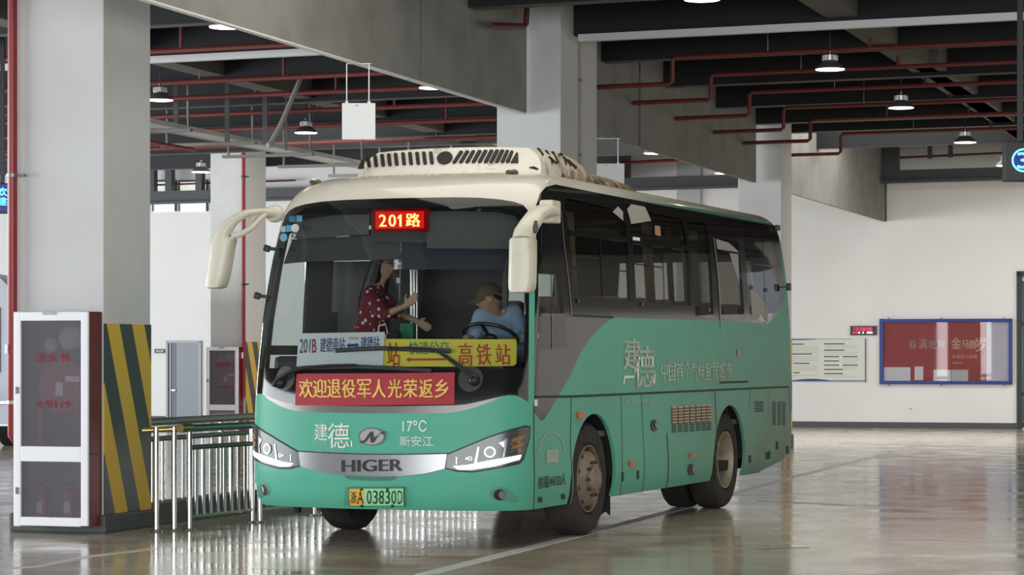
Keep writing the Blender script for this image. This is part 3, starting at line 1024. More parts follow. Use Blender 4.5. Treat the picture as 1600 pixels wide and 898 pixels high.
M_HAZE = glass('hazy_cabinet_glass', (0.80, 0.78, 0.81), 0.24, (0.33, 0.31, 0.35), 0.04, 0.8, 0.04)  # grey diffuse veil mixed into the pane
M_REDINK = mat('faded_red_lettering', (0.42, 0.03, 0.04), 0.5)
M_REEL = mat('faded_red_hose_reel', (0.42, 0.14, 0.12), 0.6)
M_EXT = mat('fire_extinguisher_red', (0.42, 0.035, 0.03), 0.35)


def extinguisher(loc, label, hgt=0.34, r=0.052):
    t = thing('fire_extinguisher', label, 'fire extinguisher', loc, THETA, 'fire extinguishers in the cabinets')
    MB().lathe([(0, 0), (r * 0.95, 0), (r, 0.015), (r, hgt * 0.72), (r * 0.75, hgt * 0.85), (r * 0.32, hgt * 0.9), (r * 0.32, hgt * 0.97), (0, hgt * 0.97)], n=18).build('cylinder_body', M_EXT, t, True)
    MB().box((0, -r * 0.99, hgt * 0.42), (r * 1.1, 0.006, hgt * 0.28), None, 0.002).build('paper_label', mat('cream_label', (0.7, 0.68, 0.6), 0.6), t)
    MB().bar((0, -r * 0.6, hgt * 1.0), (0, r * 1.1, hgt * 1.06), 0.016, 0.014).build('lever', M_BLACK, t)
    MB().tube([(r * 0.3, 0, hgt * 0.93), (r * 1.2, 0, hgt * 0.93), (r * 1.35, 0, hgt * 0.8), (r * 1.15, 0, hgt * 0.3)], 0.009, 8).build('hose', M_BLACK, t, True)
    return t


def cabinet(P, x0, x1, y0, y1, ymid0, ymid1, depth, fw, fh, label, letter_boxes, lab_i, ext_px):
    """P foot point of the door plane; pixel outline of the door frame; ymid0..ymid1 the middle rail"""
    pt, box, fn = plane_tools(P)
    base = pt((x0 + x1) / 2, y1)
    t = thing('fire_hydrant_cabinet', label, 'cabinet', base, THETA, 'fire hydrant cabinets')
    mb = MB()
    e = 0.02
    wpx = (x1 - x0) / 100.0
    box(mb, x0, x0 + wpx * 2, y0, y1, -depth, 0)
    box(mb, x1 - wpx * 2, x1, y0, y1, -depth, 0)
    box(mb, x0, x1, y0, y0 + 2, -depth, 0)
    box(mb, x0, x1, y1 - 2, y1, -depth, 0)
    box(mb, x0, x1, (ymid0 + ymid1) / 2 - 1, (ymid0 + ymid1) / 2 + 1, -depth, -0.01)
    wbuild(mb, 'cabinet_body', M_CABRED, t)
    mb = MB()
    box(mb, x0, x1, y0, y1, -depth, -depth + 0.01)
    wbuild(mb, 'back_panel', mat('cabinet_back', (0.20, 0.19, 0.215), 0.6), t)
    mb = MB()
    for (a, c, d, f) in ((x0, x0 + fw, y0, y1), (x1 - fw, x1, y0, y1), (x0 + fw, x1 - fw, y0, y0 + fh), (x0 + fw, x1 - fw, y1 - fh, y1), (x0 + fw, x1 - fw, ymid0, ymid1)):
        box(mb, a, c, d, f, 0.0, 0.035, 0.01)
    fr = wbuild(mb, 'door_frame', M_ALU, t)
    for k, (a, c) in enumerate(((y0 + fh, ymid0), (ymid1, y1 - fh))):
        mb = MB()
        box(mb, x0 + fw, x1 - fw, a, c, 0.012, 0.016)
        wbuild(mb, 'door_glass', M_HAZE, t)
        mb = MB()
        zc = a + (c - a) * 0.58
        box(mb, x0 + fw * 0.35, x0 + fw * 0.85, zc - 0.05 * (ymid0 - y0), zc + 0.0 * y0, 0.035, 0.045, 0.003)
        wbuild(mb, 'hinge', M_DSTEEL, t)
    mb = MB()
    box(mb, x0 + (x1 - x0) * 0.40, x0 + (x1 - x0) * 0.58, y0 - 0.2, y0 + fh * 0.35, 0.0, 0.05, 0.003)
    wbuild(mb, 'latch_plate', mat('grey_latch', (0.5, 0.5, 0.48), 0.4), t)
    for (txt, a, c, d, f) in letter_boxes:
        wletters(txt, fn(a, c, d, f, 0.018), M_REDINK, t, 0.02)
    # hose reel behind the upper pane
    k = (x1 - x0) / 116.0
    cx, cy = x0 + 68 * k, y0 + (y1 - y0) * 0.345
    c = pt(cx, cy) + RX * depth * 0.5
    rad = 42 * k / FX * c.y
    ob = Matrix.Translation(c) @ Matrix.Rotation(THETA, 4, 'Z')
    m = MB().lathe([(0, -0.05), (rad, -0.05), (rad, -0.035), (rad * 0.85, -0.03), (rad * 0.85, 0.03), (rad, 0.035), (rad, 0.05), (0, 0.05)], (0, 0, 0), 'y', 32)
    m.v = [tuple(ob @ Vector(q)) for q in m.v]
    wbuild(m, 'hose_reel', M_REEL, t, True)
    m = MB().box((-rad * 0.1, -0.06, -0.03), (rad * 0.32, 0.01, rad * 0.5), None, 0.004).box((rad * 0.45, -0.06, rad * 0.25), (rad * 0.6, 0.01, rad * 0.22), None, 0.004)
    m.v = [tuple(ob @ Vector(q)) for q in m.v]
    wbuild(m, 'white_tag', M_ALU, t)
    m = MB().tube([(-rad * 1.0, -0.02, -rad * 0.8), (-rad * 0.95, -0.02, -rad * 2.4)], 0.03 * k ** 0.5, 8).tube([(rad * 0.5, -0.04, -rad * 0.7), (rad * 0.9, -0.04, -rad * 2.2)], 0.014, 8)
    m.v = [tuple(ob @ Vector(q)) for q in m.v]
    wbuild(m, 'fire_hose', M_REEL, t, True)
    m = MB().ball((0.06, 0, rad * 1.75), (rad * 0.55, 0.03, rad * 0.45)).ball((-0.14, 0, rad * 1.5), (rad * 0.3, 0.03, rad * 0.3))
    m.v = [tuple(ob @ Vector(q)) for q in m.v]
    wbuild(m, 'folded_canvas_hose', mat('pale_canvas_hose', (0.55, 0.58, 0.55), 0.7), t, True)
    for q, (px, lab) in enumerate(zip(ext_px, lab_i)):
        g = pt(px, y1 - 2.6) + RX * depth * 0.45
        extinguisher(g, lab)
    return t


PD = C1 - RX * 0.235
cabinet(PD, 24, 140, 487, 821.5, 697, 721, 0.225, 11, 14,
        'tall white framed fire hydrant cabinet on the near striped column', [('消', 57, 73, 551, 565), ('火', 76, 91, 551, 565), ('栓', 96, 111, 551, 565), ('火', 57, 70, 625, 637), ('警', 72, 85, 625, 637), ('119', 88, 111, 626, 637)],
        ['red fire extinguisher at the left in the near cabinet', 'red fire extinguisher at the right in the near cabinet'], (57, 100))
PD2 = C4 - RX * 0.22
cabinet(PD2, 323, 373, 542, 681, 632, 641, 0.21, 5, 5.5,
        'smaller white framed fire cabinet on the far pipe column behind the railing', [('消火栓', 337, 360, 565, 573), ('火警119', 338, 359, 602, 606)],
        ['red fire extinguisher at the left in the far cabinet', 'red fire extinguisher at the right in the far cabinet'], (340, 357))

# red riser pipes on the columns
t = thing('fire_riser_pipe', 'thick red riser pipe on the left of the near striped column', 'pipe', (C1 - AX * 0.85 - RX * 0.08) * 1.0, THETA)
pt, pbox, pfn = plane_tools(C1 - RX * 0.07)
a, c = pt(19.5, 690), pt(19.5, -90)
wbuild(MB().tube([a + RX * 0.1 + AX * 0.12, a + AX * 0.03 + RX * 0.02, a + Vector((0, 0, 0.05)), (a.x, a.y, c.z)], 0.042, 14), 'pipe_run', M_REDPIPE, t, True)
for y in (274, 628):
    q = pt(19.5, y)
    wbuild(MB().lathe([(0.045, -0.015), (0.052, -0.015), (0.052, 0.015), (0.045, 0.015)], q, 'z', 16).bar(q + AX * 0.04, q + AX * 0.12, 0.03, 0.022), 'pipe_bracket', M_DSTEEL, t)
q = pt(14, 545)
wbuild(MB().box(q - RX * 0.045, (0.03, 0.01, 0.08), ROT, 0.003), 'paper_tag', M_ALU, t)
t = thing('fire_riser_pipe', 'thin red riser pipe in front of the far column behind the left mirror', 'pipe', C4 - AX * 0.05 - RX * 0.1, THETA)
pt, pbox, pfn = plane_tools(C4 - RX * 0.07)
a, c = pt(380.5, 622), pt(380.5, 242)
wbuild(MB().tube([a - AX * 0.12, a - AX * 0.03 - Vector((0, 0, 0.0)), a + Vector((0, 0, 0.05)), c], 0.036, 12), 'pipe_run', M_REDPIPE, t, True)
wbuild(MB().lathe([(0.0, 0.09), (0.03, 0.06), (0.05, 0.0), (0.05, -0.06), (0.03, -0.08)], c, 'z', 12).tube([c + Vector((0, 0, 0.05)), c + RX * 0.05 + Vector((0, 0, 0.55))], 0.03, 8), 'pipe_top_fitting', M_REDPIPE, t, True)
for y in (276, 444):
    q = pt(380.5, y)
    wbuild(MB().bar(q + AX * 0.02, q + AX * 0.11, 0.03, 0.03).lathe([(0.04, -0.02), (0.047, -0.02), (0.047, 0.02), (0.04, 0.02)], q, 'z', 12), 'pipe_bracket', M_BLACK, t)
q = pt(380, 555)
wbuild(MB().box(q - RX * 0.04, (0.04, 0.01, 0.12), ROT, 0.003), 'paper_tag', M_ALU, t)
t = thing('sprinkler_pipe', 'short red branch pipe and white conduit at the top of the far pipe column', 'pipe', at(330, 232, 48))
wbuild(MB().tube([at(310, 228, 48.2), at(310, 234, 48.2), at(314, 236, 48.2), at(350, 233, 48.2)], 0.06, 8), 'pipe_run', M_REDPIPE, t, True)
wbuild(MB().bar(at(346, 237, 48.0), at(417, 231, 47.9), 0.08, 0.10), 'white_conduit', M_GALV, t)

# ------------------------------------------------------------------ railings
def post(mb_parent, px, py, top, r=0.024, name='post', m=M_STEEL):
    g = gnd(px, py)
    wbuild(MB().tube([g, (g.x, g.y, top)], r, 14), name, m, mb_parent, True)
    wbuild(MB().lathe([(0.0, 0.0), (0.055, 0.0), (0.052, 0.012), (0.028, 0.018), (0.0, 0.018)], g, 'z', 16), 'post_flange', m, mb_parent, True)
    return g


NR = thing('queue_railing', 'steel queue railing with thin upright bars beside the left front of the coach', 'railing', gnd(320, 826), 0, 'queue railings')
pn = [(244, 830), (272, 829), (296, 828), (394, 816)]
G = [gnd(*p) for p in pn]
for p in pn:
    post(NR, p[0], p[1], 0.91)
A, B = G[2], G[3]
dirn = (B - A).normalized()
wbuild(MB().tube([Vector((A.x, A.y, 0.895)) - dirn * 0.05, Vector((B.x, B.y, 0.895)) + dirn * 1.6], 0.034, 14), 'top_rail', mat('dull_steel_rail', (0.34, 0.35, 0.33), 0.25, 1.0), NR, True)
wbuild(MB().tube([onwall(222, 672, G[0], AX) * 1.0, Vector((A.x, A.y, 0.895)) - dirn * 0.06], 0.026, 12), 'gold_hand_rail', M_BRASS, NR, True)
wbuild(MB().tube([Vector((A.x, A.y, 0.9)) - dirn * 0.16, Vector((A.x, A.y, 0.9)) + dirn * 0.02], 0.04, 12), 'rail_joint', M_BRASS, NR, True)
zm, zb = EYE - (699 - HORIZON) / FX * A.y, EYE - (807 - HORIZON) / FX * A.y
wbuild(MB().tube([Vector((A.x, A.y, zm)), Vector((B.x, B.y, zm))], 0.022, 10), 'middle_rail', M_DSTEEL, NR, True)
wbuild(MB().tube([Vector((A.x, A.y, zb)), Vector((B.x, B.y, zb))], 0.016, 10), 'bottom_rail', M_STEEL, NR, True)
for q in range(8):
    f = (q + 1) / 9
    p = A.lerp(B, f)
    wbuild(MB().tube([(p.x, p.y, zb), (p.x, p.y, zm)], 0.015, 8), 'baluster', M_STEEL, NR, True)

NR2 = thing('queue_railing', 'next bay of the queue railing, partly hidden behind the coach bumper', 'railing', gnd(405, 816), 0, 'queue railings')
Q0 = gnd(406, 816)
rd = (G[3] - G[2]).normalized()
for d in (0.0, 1.05, 1.2):
    g = Q0 + rd * d
    wbuild(MB().tube([g, (g.x, g.y, 0.9)], 0.024, 14), 'post', M_STEEL, NR2, True)
    wbuild(MB().lathe([(0.0, 0.0), (0.055, 0.0), (0.052, 0.012), (0.028, 0.018), (0.0, 0.018)], g, 'z', 16), 'post_flange', M_STEEL, NR2, True)
wbuild(MB().tube([Q0 + Vector((0, 0, 0.9)), Q0 + rd * 1.2 + Vector((0, 0, 0.9))], 0.034, 12), 'top_rail', M_DSTEEL, NR2, True)
wbuild(MB().tube([Q0 + Vector((0, 0, zb)), Q0 + rd * 1.05 + Vector((0, 0, zb))], 0.016, 10), 'bottom_rail', M_STEEL, NR2, True)
for q in range(6):
    g = Q0 + rd * (0.15 + q * 0.15)
    wbuild(MB().tube([(g.x, g.y, zb), (g.x, g.y, 0.88)], 0.015, 8), 'baluster', M_STEEL, NR2, True)

FR = thing('kerb_railing', 'long steel railing standing on the low dark kerb', 'railing', p0 + kn * 0.12 + Vector((0, 0, 0.2)), 0)
a0 = gnd(205, 827) + kn * 0.12
zt2 = 0.93
for (z, r, m) in ((zt2, 0.036, mat('dull_steel_rail', (0.34, 0.35, 0.33), 0.25, 1.0)), (zt2 - 0.155, 0.024, M_DSTEEL)):
    wbuild(MB().tube([a0 + Vector((0, 0, z)), a0 + kd * 20 + Vector((0, 0, z))], r, 12), 'top_rail' if z == zt2 else 'middle_rail', m, FR, True)
for q in range(46):
    g = a0 + kd * (0.25 + q * 0.21)
    big = q % 9 == 0
    wbuild(MB().tube([(g.x, g.y, 0.2), (g.x, g.y, zt2 if big else zt2 - 0.155)], 0.022 if big else 0.0125, 8), 'post' if big else 'baluster', M_STEEL, FR, True)

# ------------------------------------------------------------------ parked pale coach at the left frame edge
M_PALE = mat('pale_blue_grey_coach_paint', (0.36, 0.39, 0.46), 0.3, coat=0.3)
pc = thing('parked_coach', 'pale blue-grey vehicle cut by the left frame edge, parked behind the near column', 'bus', at(-60, 690, 42.0) * 1.0, 0)
base = at(24, 690, 42.0)
poly = [(0, 0.35), (0.02, 2.2)] + [(-0.55 + 0.57 * math.cos(a), 2.2 + 0.75 * math.sin(a)) for a in [PI / 16 * q for q in range(1, 9)]] + [(-2.4, 2.95), (-2.4, 0.35)]
Mx = Matrix(((1, 0, 0, base.x), (0, 0, 1, base.y), (0, 1, 0, 0), (0, 0, 0, 1)))
mb = MB().prism(poly, 0.0, 7.0, Mx)
wbuild(mb, 'body', M_PALE, pc, True)
mb = MB().box((base.x - 1.2, base.y - 0.01, 1.8), (1.9, 0.03, 1.1), None, 0.01)
wbuild(mb, 'rear_window', mat('dark_tinted_window', (0.03, 0.035, 0.045), 0.08), pc)
wbuild(MB().box((base.x - 1.2, base.y - 0.02, 0.37), (2.3, 0.04, 0.03)), 'chrome_strip', M_ALU, pc)
wbuild(MB().bar((base.x - 0.28, base.y - 0.06, 0.75), (base.x - 0.06, base.y - 0.06, 0.75), 0.05, 0.06, bev=0.01).box((base.x - 0.08, base.y - 0.03, 0.75), (0.03, 0.06, 0.04)), 'door_handle', M_STEEL, pc)
for s in (0.7, 6.0):
    for o in (-0.25, -2.15):
        wbuild(MB().lathe([(0.0, -0.12), (0.42, -0.12), (0.46, -0.08), (0.46, 0.08), (0.42, 0.12), (0, 0.12)], (base.x + o, base.y + s, 0.46), 'x', 24), 'wheel', M_BLACK, pc, True)

# ================================================================== the coach
# coach frame: x across (+x = driver's side, seen at the right), y from the nose to the rear, z up
HW, NOSE, TAIL, LEN = 1.235, 0.5, 0.22, 8.62
_prof = np.array([  # level, z, half width factor, front set-back, rear set-back
    (0.28, 0.28, 0.960, 0.10, 0.06), (0.36, 0.36, 0.985, 0.03, 0.02), (0.55, 0.55, 1.0, 0.0, 0.0), (1.0, 1.0, 1.0, 0.01, 0.0), (1.25, 1.25, 1.0, 0.03, 0.0), (1.45, 1.45, 1.0, 0.07, 0.0),
    (1.85, 1.85, 0.996, 0.16, 0.02), (2.3, 2.3, 0.977, 0.29, 0.07), (2.6, 2.6, 0.955, 0.40, 0.12), (2.78, 2.78, 0.937, 0.49, 0.16), (2.90, 2.895, 0.916, 0.60, 0.20), (3.02, 2.985, 0.885, 0.76, 0.28),
    (3.16, 3.05, 0.815, 1.00, 0.42), (3.35, 3.085, 0.66, 1.35, 0.6), (3.6, 3.105, 0.41, 1.9, 0.9), (3.85, 3.115, 0.16, 2.5, 1.3), (4.0, 3.12, 0.03, 2.9, 1.6)])
_lv = np.linspace(0.28, 4.0, 745)
_tb = np.stack([np.interp(_lv, _prof[:, 0], _prof[:, q]) for q in range(5)], 1)
_k = np.exp(-0.5 * (np.arange(-18, 19) / 7.0) ** 2)
_k /= _k.sum()
for q in range(1, 5):
    pad = np.concatenate([2 * _tb[0, q] - _tb[18:0:-1, q], _tb[:, q], 2 * _tb[-1, q] - _tb[-2:-20:-1, q]])
    _tb[:, q] = np.convolve(pad, _k, 'valid')

_rx, _ry = [], []
for q in range(161):
    a = PI / 2 * q / 160
    _rx.append(HW * math.sin(a) ** (2 / 2.6))
    _ry.append(NOSE - NOSE * math.cos(a) ** (2 / 2.6))
for q in range(1, 61):
    _rx.append(HW)
    _ry.append(NOSE + (LEN - TAIL - NOSE) * q / 60)
for q in range(1, 81):
    a = PI / 2 * (1 - q / 80)
    _rx.append(HW * math.sin(a) ** 0.5)
    _ry.append(LEN - TAIL + TAIL * math.cos(a) ** 0.5)
_rx, _ry = np.array(_rx), np.array(_ry)
_ru = np.concatenate([[0], np.cumsum(np.hypot(np.diff(_rx), np.diff(_ry)))])
UMAX = float(_ru[-1])
UC = float(np.interp(NOSE, _ry[:200], _ru[:200]))          # where the flat side begins


def u_of_y(y):
    return UC + (y - NOSE)


def surf0(u, v):
    au = min(abs(u), UMAX)
    x = float(np.interp(au, _ru, _rx))
    y = float(np.interp(au, _ru, _ry))
    i = (v - 0.28) / (4.0 - 0.28) * 744
    i = min(max(i, 0), 744)
    j = min(int(i), 743)
    f = i - j
    row = _tb[j] * (1 - f) + _tb[j + 1] * f
    z, wf, ff, rf = row[1], row[2], row[3], row[4]
    bl = 1.6 + max(0.0, v - 2.78) * 5.0
    t = min(y / bl, 1.0)
    bfac = 1 - t * t * (3 - 2 * t)
    t2 = min(max((LEN - y) / (1.4 + max(0.0, v - 2.78) * 2), 0), 1)
    bf2 = 1 - t2 * t2 * (3 - 2 * t2)
    return Vector((math.copysign(x, u) * wf, y + ff * bfac - rf * bf2, z))


def surf(u, v, off=0.0):
    p = surf0(u, v)
    if off:
        du = surf0(u + 0.004, v) - surf0(u - 0.004, v)
        dv = surf0(u, v + 0.004) - surf0(u, v - 0.004)
        p = p + du.cross(dv).normalized() * off
    return p


_gu = np.concatenate([np.arange(-UC + 0.12, UC + 0.3, 0.04), np.arange(UC + 0.3, UC + 8.1, 0.12)])
_gv = np.arange(0.30, 3.1, 0.05)
_grid = [(proj(b2w(surf0(u, v))), u, v) for u in _gu for v in _gv]
_gp = np.array([g[0] for g in _grid])


def chart(px, py):
    """surface coordinates of the body point seen at (px, py)"""
    k = int(np.argmin((_gp[:, 0] - px) ** 2 + (_gp[:, 1] - py) ** 2))
    u, v = _grid[k][1], _grid[k][2]
    for _ in range(8):
        a = proj(b2w(surf0(u, v)))
        e = (px - a[0], py - a[1])
        if abs(e[0]) + abs(e[1]) < 0.02:
            break
        h = 0.004
        b1 = proj(b2w(surf0(u + h, v)))
        b2 = proj(b2w(surf0(u, v + h)))
        j11, j21 = (b1[0] - a[0]) / h, (b1[1] - a[1]) / h
        j12, j22 = (b2[0] - a[0]) / h, (b2[1] - a[1]) / h
        det = j11 * j22 - j12 * j21
        if abs(det) < 1e-3:
            break
        du, dv = (e[0] * j22 - e[1] * j12) / det, (j11 * e[1] - j21 * e[0]) / det
        u += max(-0.1, min(0.1, du))
        v += max(-0.1, min(0.1, dv))
    return (u, v)


def charts(pts):
    return [chart(*p) for p in pts]


def mirror(poly):
    return [(-u, v) for u, v in reversed(poly)]


def halves(half):
    """right half outline (starting and ending near the middle) closed with its mirror image"""
    h = [(0.0, half[0][1])] + [p for p in half if p[0] > 0.03] + [(0.0, half[-1][1])]
    return h + [(-u, v) for u, v in reversed(h[1:-1])]


def dens(poly, step=0.07):
    out = []
    n = len(poly)
    for i in range(n):
        a, b_ = poly[i], poly[(i + 1) % n]
        k = max(1, int(math.hypot(b_[0] - a[0], b_[1] - a[1]) / step))
        out += [(a[0] + (b_[0] - a[0]) * q / k, a[1] + (b_[1] - a[1]) * q / k) for q in range(k)]
    return out


def inside(poly, x, y):
    c = False
    j = len(poly) - 1
    for i in range(len(poly)):
        xi, yi = poly[i]
        xj, yj = poly[j]
        if (yi > y) != (yj > y) and x < (xj - xi) * (y - yi) / (yj - yi) + xi:
            c = not c
        j = i
    return c


def cdt(polys, pts):
    vs, es = [], []
    for poly in polys:
        n = len(vs)
        vs += [Vector(p) for p in poly]
        es += [(n + i, n + (i + 1) % len(poly)) for i in range(len(poly))]
    vs += [Vector(p) for p in pts]
    r = delaunay_2d_cdt(vs, es, [], 0, 1e-5)
    return r[0], r[2]


bus = thing('coach_bus', 'pale green and cream single-deck coach with a red route display in its windscreen', 'bus', (TX, TY, 0), -PHI)


def snorm(u, v):
    du = surf0(u + 0.004, v) - surf0(u - 0.004, v)
    dv = surf0(u, min(v + 0.004, 4.0)) - surf0(u, v - 0.004)
    return du.cross(dv).normalized()


def meshobj(name, uvs, fs, m, parent, off=0.0, solid=0.0, lining=None):
    """sheet through the surface points uvs, shaded with the body's own normals; solid adds an inner skin and rims"""
    N = [snorm(*q) for q in uvs]
    P0 = [surf0(*q) for q in uvs]
    vs = [p + n * off for p, n in zip(P0, N)]
    nn = list(N)
    fs = list(fs)
    if solid:
        k = len(vs)
        cnt = {}
        for f in fs:
            for a in range(len(f)):
                e = (f[a], f[(a + 1) % len(f)])
                cnt[e] = cnt.get(e, 0) + 1
        rim = [e for e in cnt if (e[1], e[0]) not in cnt]
        vs += [p + n * (off - solid) for p, n in zip(P0, N)]
        nn += [-n for n in N]
        n_out = len(fs)
        inner = [tuple(i + k for i in reversed(f)) for f in fs]
        fs += inner
        for (i, j) in rim:
            q = len(vs)
            quad = [vs[j], vs[i], vs[i + k], vs[j + k]]
            rn = (quad[1] - quad[0]).cross(quad[2] - quad[0])
            rn = rn.normalized() if rn.length > 1e-9 else N[i]
            vs += quad
            nn += [rn] * 4
            fs.append((q, q + 1, q + 2, q + 3))
    me = bpy.data.meshes.new(name)
    me.from_pydata([tuple(q) for q in vs], [], fs)
    me.polygons.foreach_set('use_smooth', [True] * len(me.polygons))
    me.normals_split_custom_set_from_vertices([tuple(n) for n in nn])
    me.materials.append(m)
    if lining is not None and solid:
        me.materials.append(lining)
        for p_ in me.polygons[n_out:2 * n_out]:
            p_.material_index = 1
    o = bpy.data.objects.new(name, me)
    COL.objects.link(o)
    o.parent = parent
    return o


def panel(name, poly, m, parent, off=0.004, step=0.07, holes=(), solid=0.0):
    """sheet on the body surface outlined by poly (surface coordinates)"""
    P = dens(poly, step)
    H = [dens(h, step) for h in holes]
    us, vs_ = [p[0] for p in P], [p[1] for p in P]
    g = []
    for a in np.arange(min(us) + step / 2, max(us), step):
        for c in np.arange(min(vs_) + step / 2, max(vs_), step):
            if inside(P, a, c):
                g.append((a, c))
    V, F = cdt([P] + H, g)
    fs = []
    for f in F:
        cx = sum(V[i][0] for i in f) / len(f)
        cy = sum(V[i][1] for i in f) / len(f)
        if inside(P, cx, cy) and not any(inside(h, cx, cy) for h in H):
            fs.append(tuple(f))
    return meshobj(name, [(q[0], q[1]) for q in V], fs, m, parent, off, solid)


def decal(body, px, m, parent, bold=0.0, off=0.008, name='lettering'):
    """lettering on the body: px = pixel corners bottom-left, bottom-right, top-left"""
    a, b_, c = (Vector(chart(*q)) for q in px)

    def fn(s, t):
        q = a + (b_ - a) * s + (c - a) * t
        return surf(q[0], q[1], off)
    return letters(body, fn, m, parent, name, bold)


# ---- body materials
def body_green():
    m = mat('pale_green_coach_paint', (0.108, 0.455, 0.325), 0.42, spec=0.25, noise=(1.4, (0.095, 0.40, 0.285), 0.45, 0.8))
    return m


M_GREEN = body_green()
# road grime low on the flanks and tail: dust pattern of the real vehicle
nt = M_GREEN.node_tree
b = nt.nodes['Principled BSDF']
tc = nt.nodes.new('ShaderNodeTexCoord')
sp = nt.nodes.new('ShaderNodeSeparateXYZ')
nt.links.new(tc.outputs['Object'], sp.inputs[0])
r1 = nt.nodes.new('ShaderNodeMapRange')
r1.inputs[1].default_value, r1.inputs[2].default_value, r1.inputs[3].default_value, r1.inputs[4].default_value = 3.0, 8.2, 0.0, 0.75
nt.links.new(sp.outputs[1], r1.inputs[0])
r2 = nt.nodes.new('ShaderNodeMapRange')
r2.inputs[1].default_value, r2.inputs[2].default_value, r2.inputs[3].default_value, r2.inputs[4].default_value = 1.9, 0.6, 0.15, 1.0
nt.links.new(sp.outputs[2], r2.inputs[0])
ns = nt.nodes.new('ShaderNodeTexNoise')
ns.inputs['Scale'].default_value = 2.3
ns.inputs['Detail'].default_value = 7
nt.links.new(tc.outputs['Object'], ns.inputs['Vector'])
mm = nt.nodes.new('ShaderNodeMath')
mm.operation = 'MULTIPLY'
nt.links.new(r1.outputs[0], mm.inputs[0])
nt.links.new(r2.outputs[0], mm.inputs[1])
mm2 = nt.nodes.new('ShaderNodeMath')
mm2.operation = 'MULTIPLY'
nt.links.new(mm.outputs[0], mm2.inputs[0])
nt.links.new(ns.outputs['Fac'], mm2.inputs[1])
mm3 = nt.nodes.new('ShaderNodeMath')
mm3.operation = 'MULTIPLY'
mm3.inputs[1].default_value = 1.7
mm3.use_clamp = True
nt.links.new(mm2.outputs[0], mm3.inputs[0])
mx = nt.nodes.new('ShaderNodeMix')
mx.data_type = 'RGBA'
src = b.inputs['Base Color'].links[0].from_socket
nt.links.new(src, mx.inputs[6])
mx.inputs[7].default_value = (0.16, 0.155, 0.09, 1)
nt.links.new(mm3.outputs[0], mx.inputs[0])
nt.links.new(mx.outputs[2], b.inputs['Base Color'])

M_CREAM = mat('cream_roof_paint', (0.66, 0.63, 0.54), 0.26, coat=0.5, noise=(1.6, (0.60, 0.56, 0.46), 0.45, 0.8))
# the cream roof fades into green along the rear of the roof edge
nt = M_CREAM.node_tree
b = nt.nodes['Principled BSDF']
tc = nt.nodes.new('ShaderNodeTexCoord')
sp = nt.nodes.new('ShaderNodeSeparateXYZ')
nt.links.new(tc.outputs['Object'], sp.inputs[0])
r1 = nt.nodes.new('ShaderNodeMapRange')
r1.inputs[1].default_value, r1.inputs[2].default_value = 2.2, 4.6
nt.links.new(sp.outputs[1], r1.inputs[0])
r2 = nt.nodes.new('ShaderNodeMapRange')
r2.inputs[1].default_value, r2.inputs[2].default_value = 3.03, 2.96
nt.links.new(sp.outputs[2], r2.inputs[0])
mm = nt.nodes.new('ShaderNodeMath')
mm.operation = 'MULTIPLY'
nt.links.new(r1.outputs[0], mm.inputs[0])
nt.links.new(r2.outputs[0], mm.inputs[1])
mx = nt.nodes.new('ShaderNodeMix')
mx.data_type = 'RGBA'
src = b.inputs['Base Color'].links[0].from_socket
nt.links.new(src, mx.inputs[6])
mx.inputs[7].default_value = (0.06, 0.25, 0.18, 1)
nt.links.new(mm.outputs[0], mx.inputs[0])
nt.links.new(mx.outputs[2], b.inputs['Base Color'])

M_GLOSSBLACK = mat('gloss_black_band', (0.013, 0.014, 0.014), 0.10, spec=0.4)
M_FRIT = mat('black_glass_border', (0.010, 0.011, 0.011), 0.08, spec=0.5)
M_WSG = glass('windscreen_glass', (0.74, 0.78, 0.76), refl=0.8)
M_SIDEG = glass('tinted_side_glass', (0.46, 0.46, 0.43), refl=0.9)
M_DOORG = glass('door_glass_clear', (0.80, 0.84, 0.84))
M_SILVER = mat('satin_silver_trim', (0.20, 0.19, 0.18), 0.35, 0.6)
M_RUBBER = mat('tyre_rubber', (0.020, 0.019, 0.018), 0.75, noise=(5, (0.045, 0.038, 0.03), 0.45, 0.75))
M_GAP = mat('dark_panel_gap', (0.015, 0.03, 0.022), 0.6)

# ---- outlines on the body surface
ws_half = charts([(590, 310.2), (618, 309.7), (710.6, 308), (750, 308.8), (782, 311.5), (803, 315), (817.5, 320), (824.5, 328), (826.5, 345), (827, 420), (826.5, 500), (826, 628.5), (816.5, 622.3), (807.5, 617.7), (795.4, 617), (786, 618.5), (750, 626.8), (728, 631.6), (709.7, 633), (620, 634.5), (590, 634.5)])
P_WS = halves(ws_half)
clear_half = charts([(590, 324), (620, 323), (720, 322), (790, 325.5), (808, 331), (817, 340), (819.5, 352), (820.5, 575), (590, 577)])
P_CLEAR = halves(clear_half)
sil_half = charts([(590, 634.5), (620, 634.5), (709.7, 633), (728, 631.6), (750, 626.8), (786, 618.5), (770, 626), (745, 635.5), (725, 641), (701, 645.2), (610, 645.7), (590, 645.7)])
P_SIL = halves(sil_half)
P_BLACK = charts([(835, 645), (845, 656.7), (849.6, 656), (857.4, 644.2), (870, 622.4), (892, 584.3), (908, 549.6), (924, 525.5), (940, 509.5), (953.5, 499.4), (961.5, 496), (1120.7, 501), (1201, 505.6), (1217, 487), (1225, 470.5), (1223.5, 427), (1213.5, 361), (1208, 352.5), (1040, 321.6), (868, 288), (853, 292), (843, 303), (838, 320), (836, 345), (835.2, 500)])
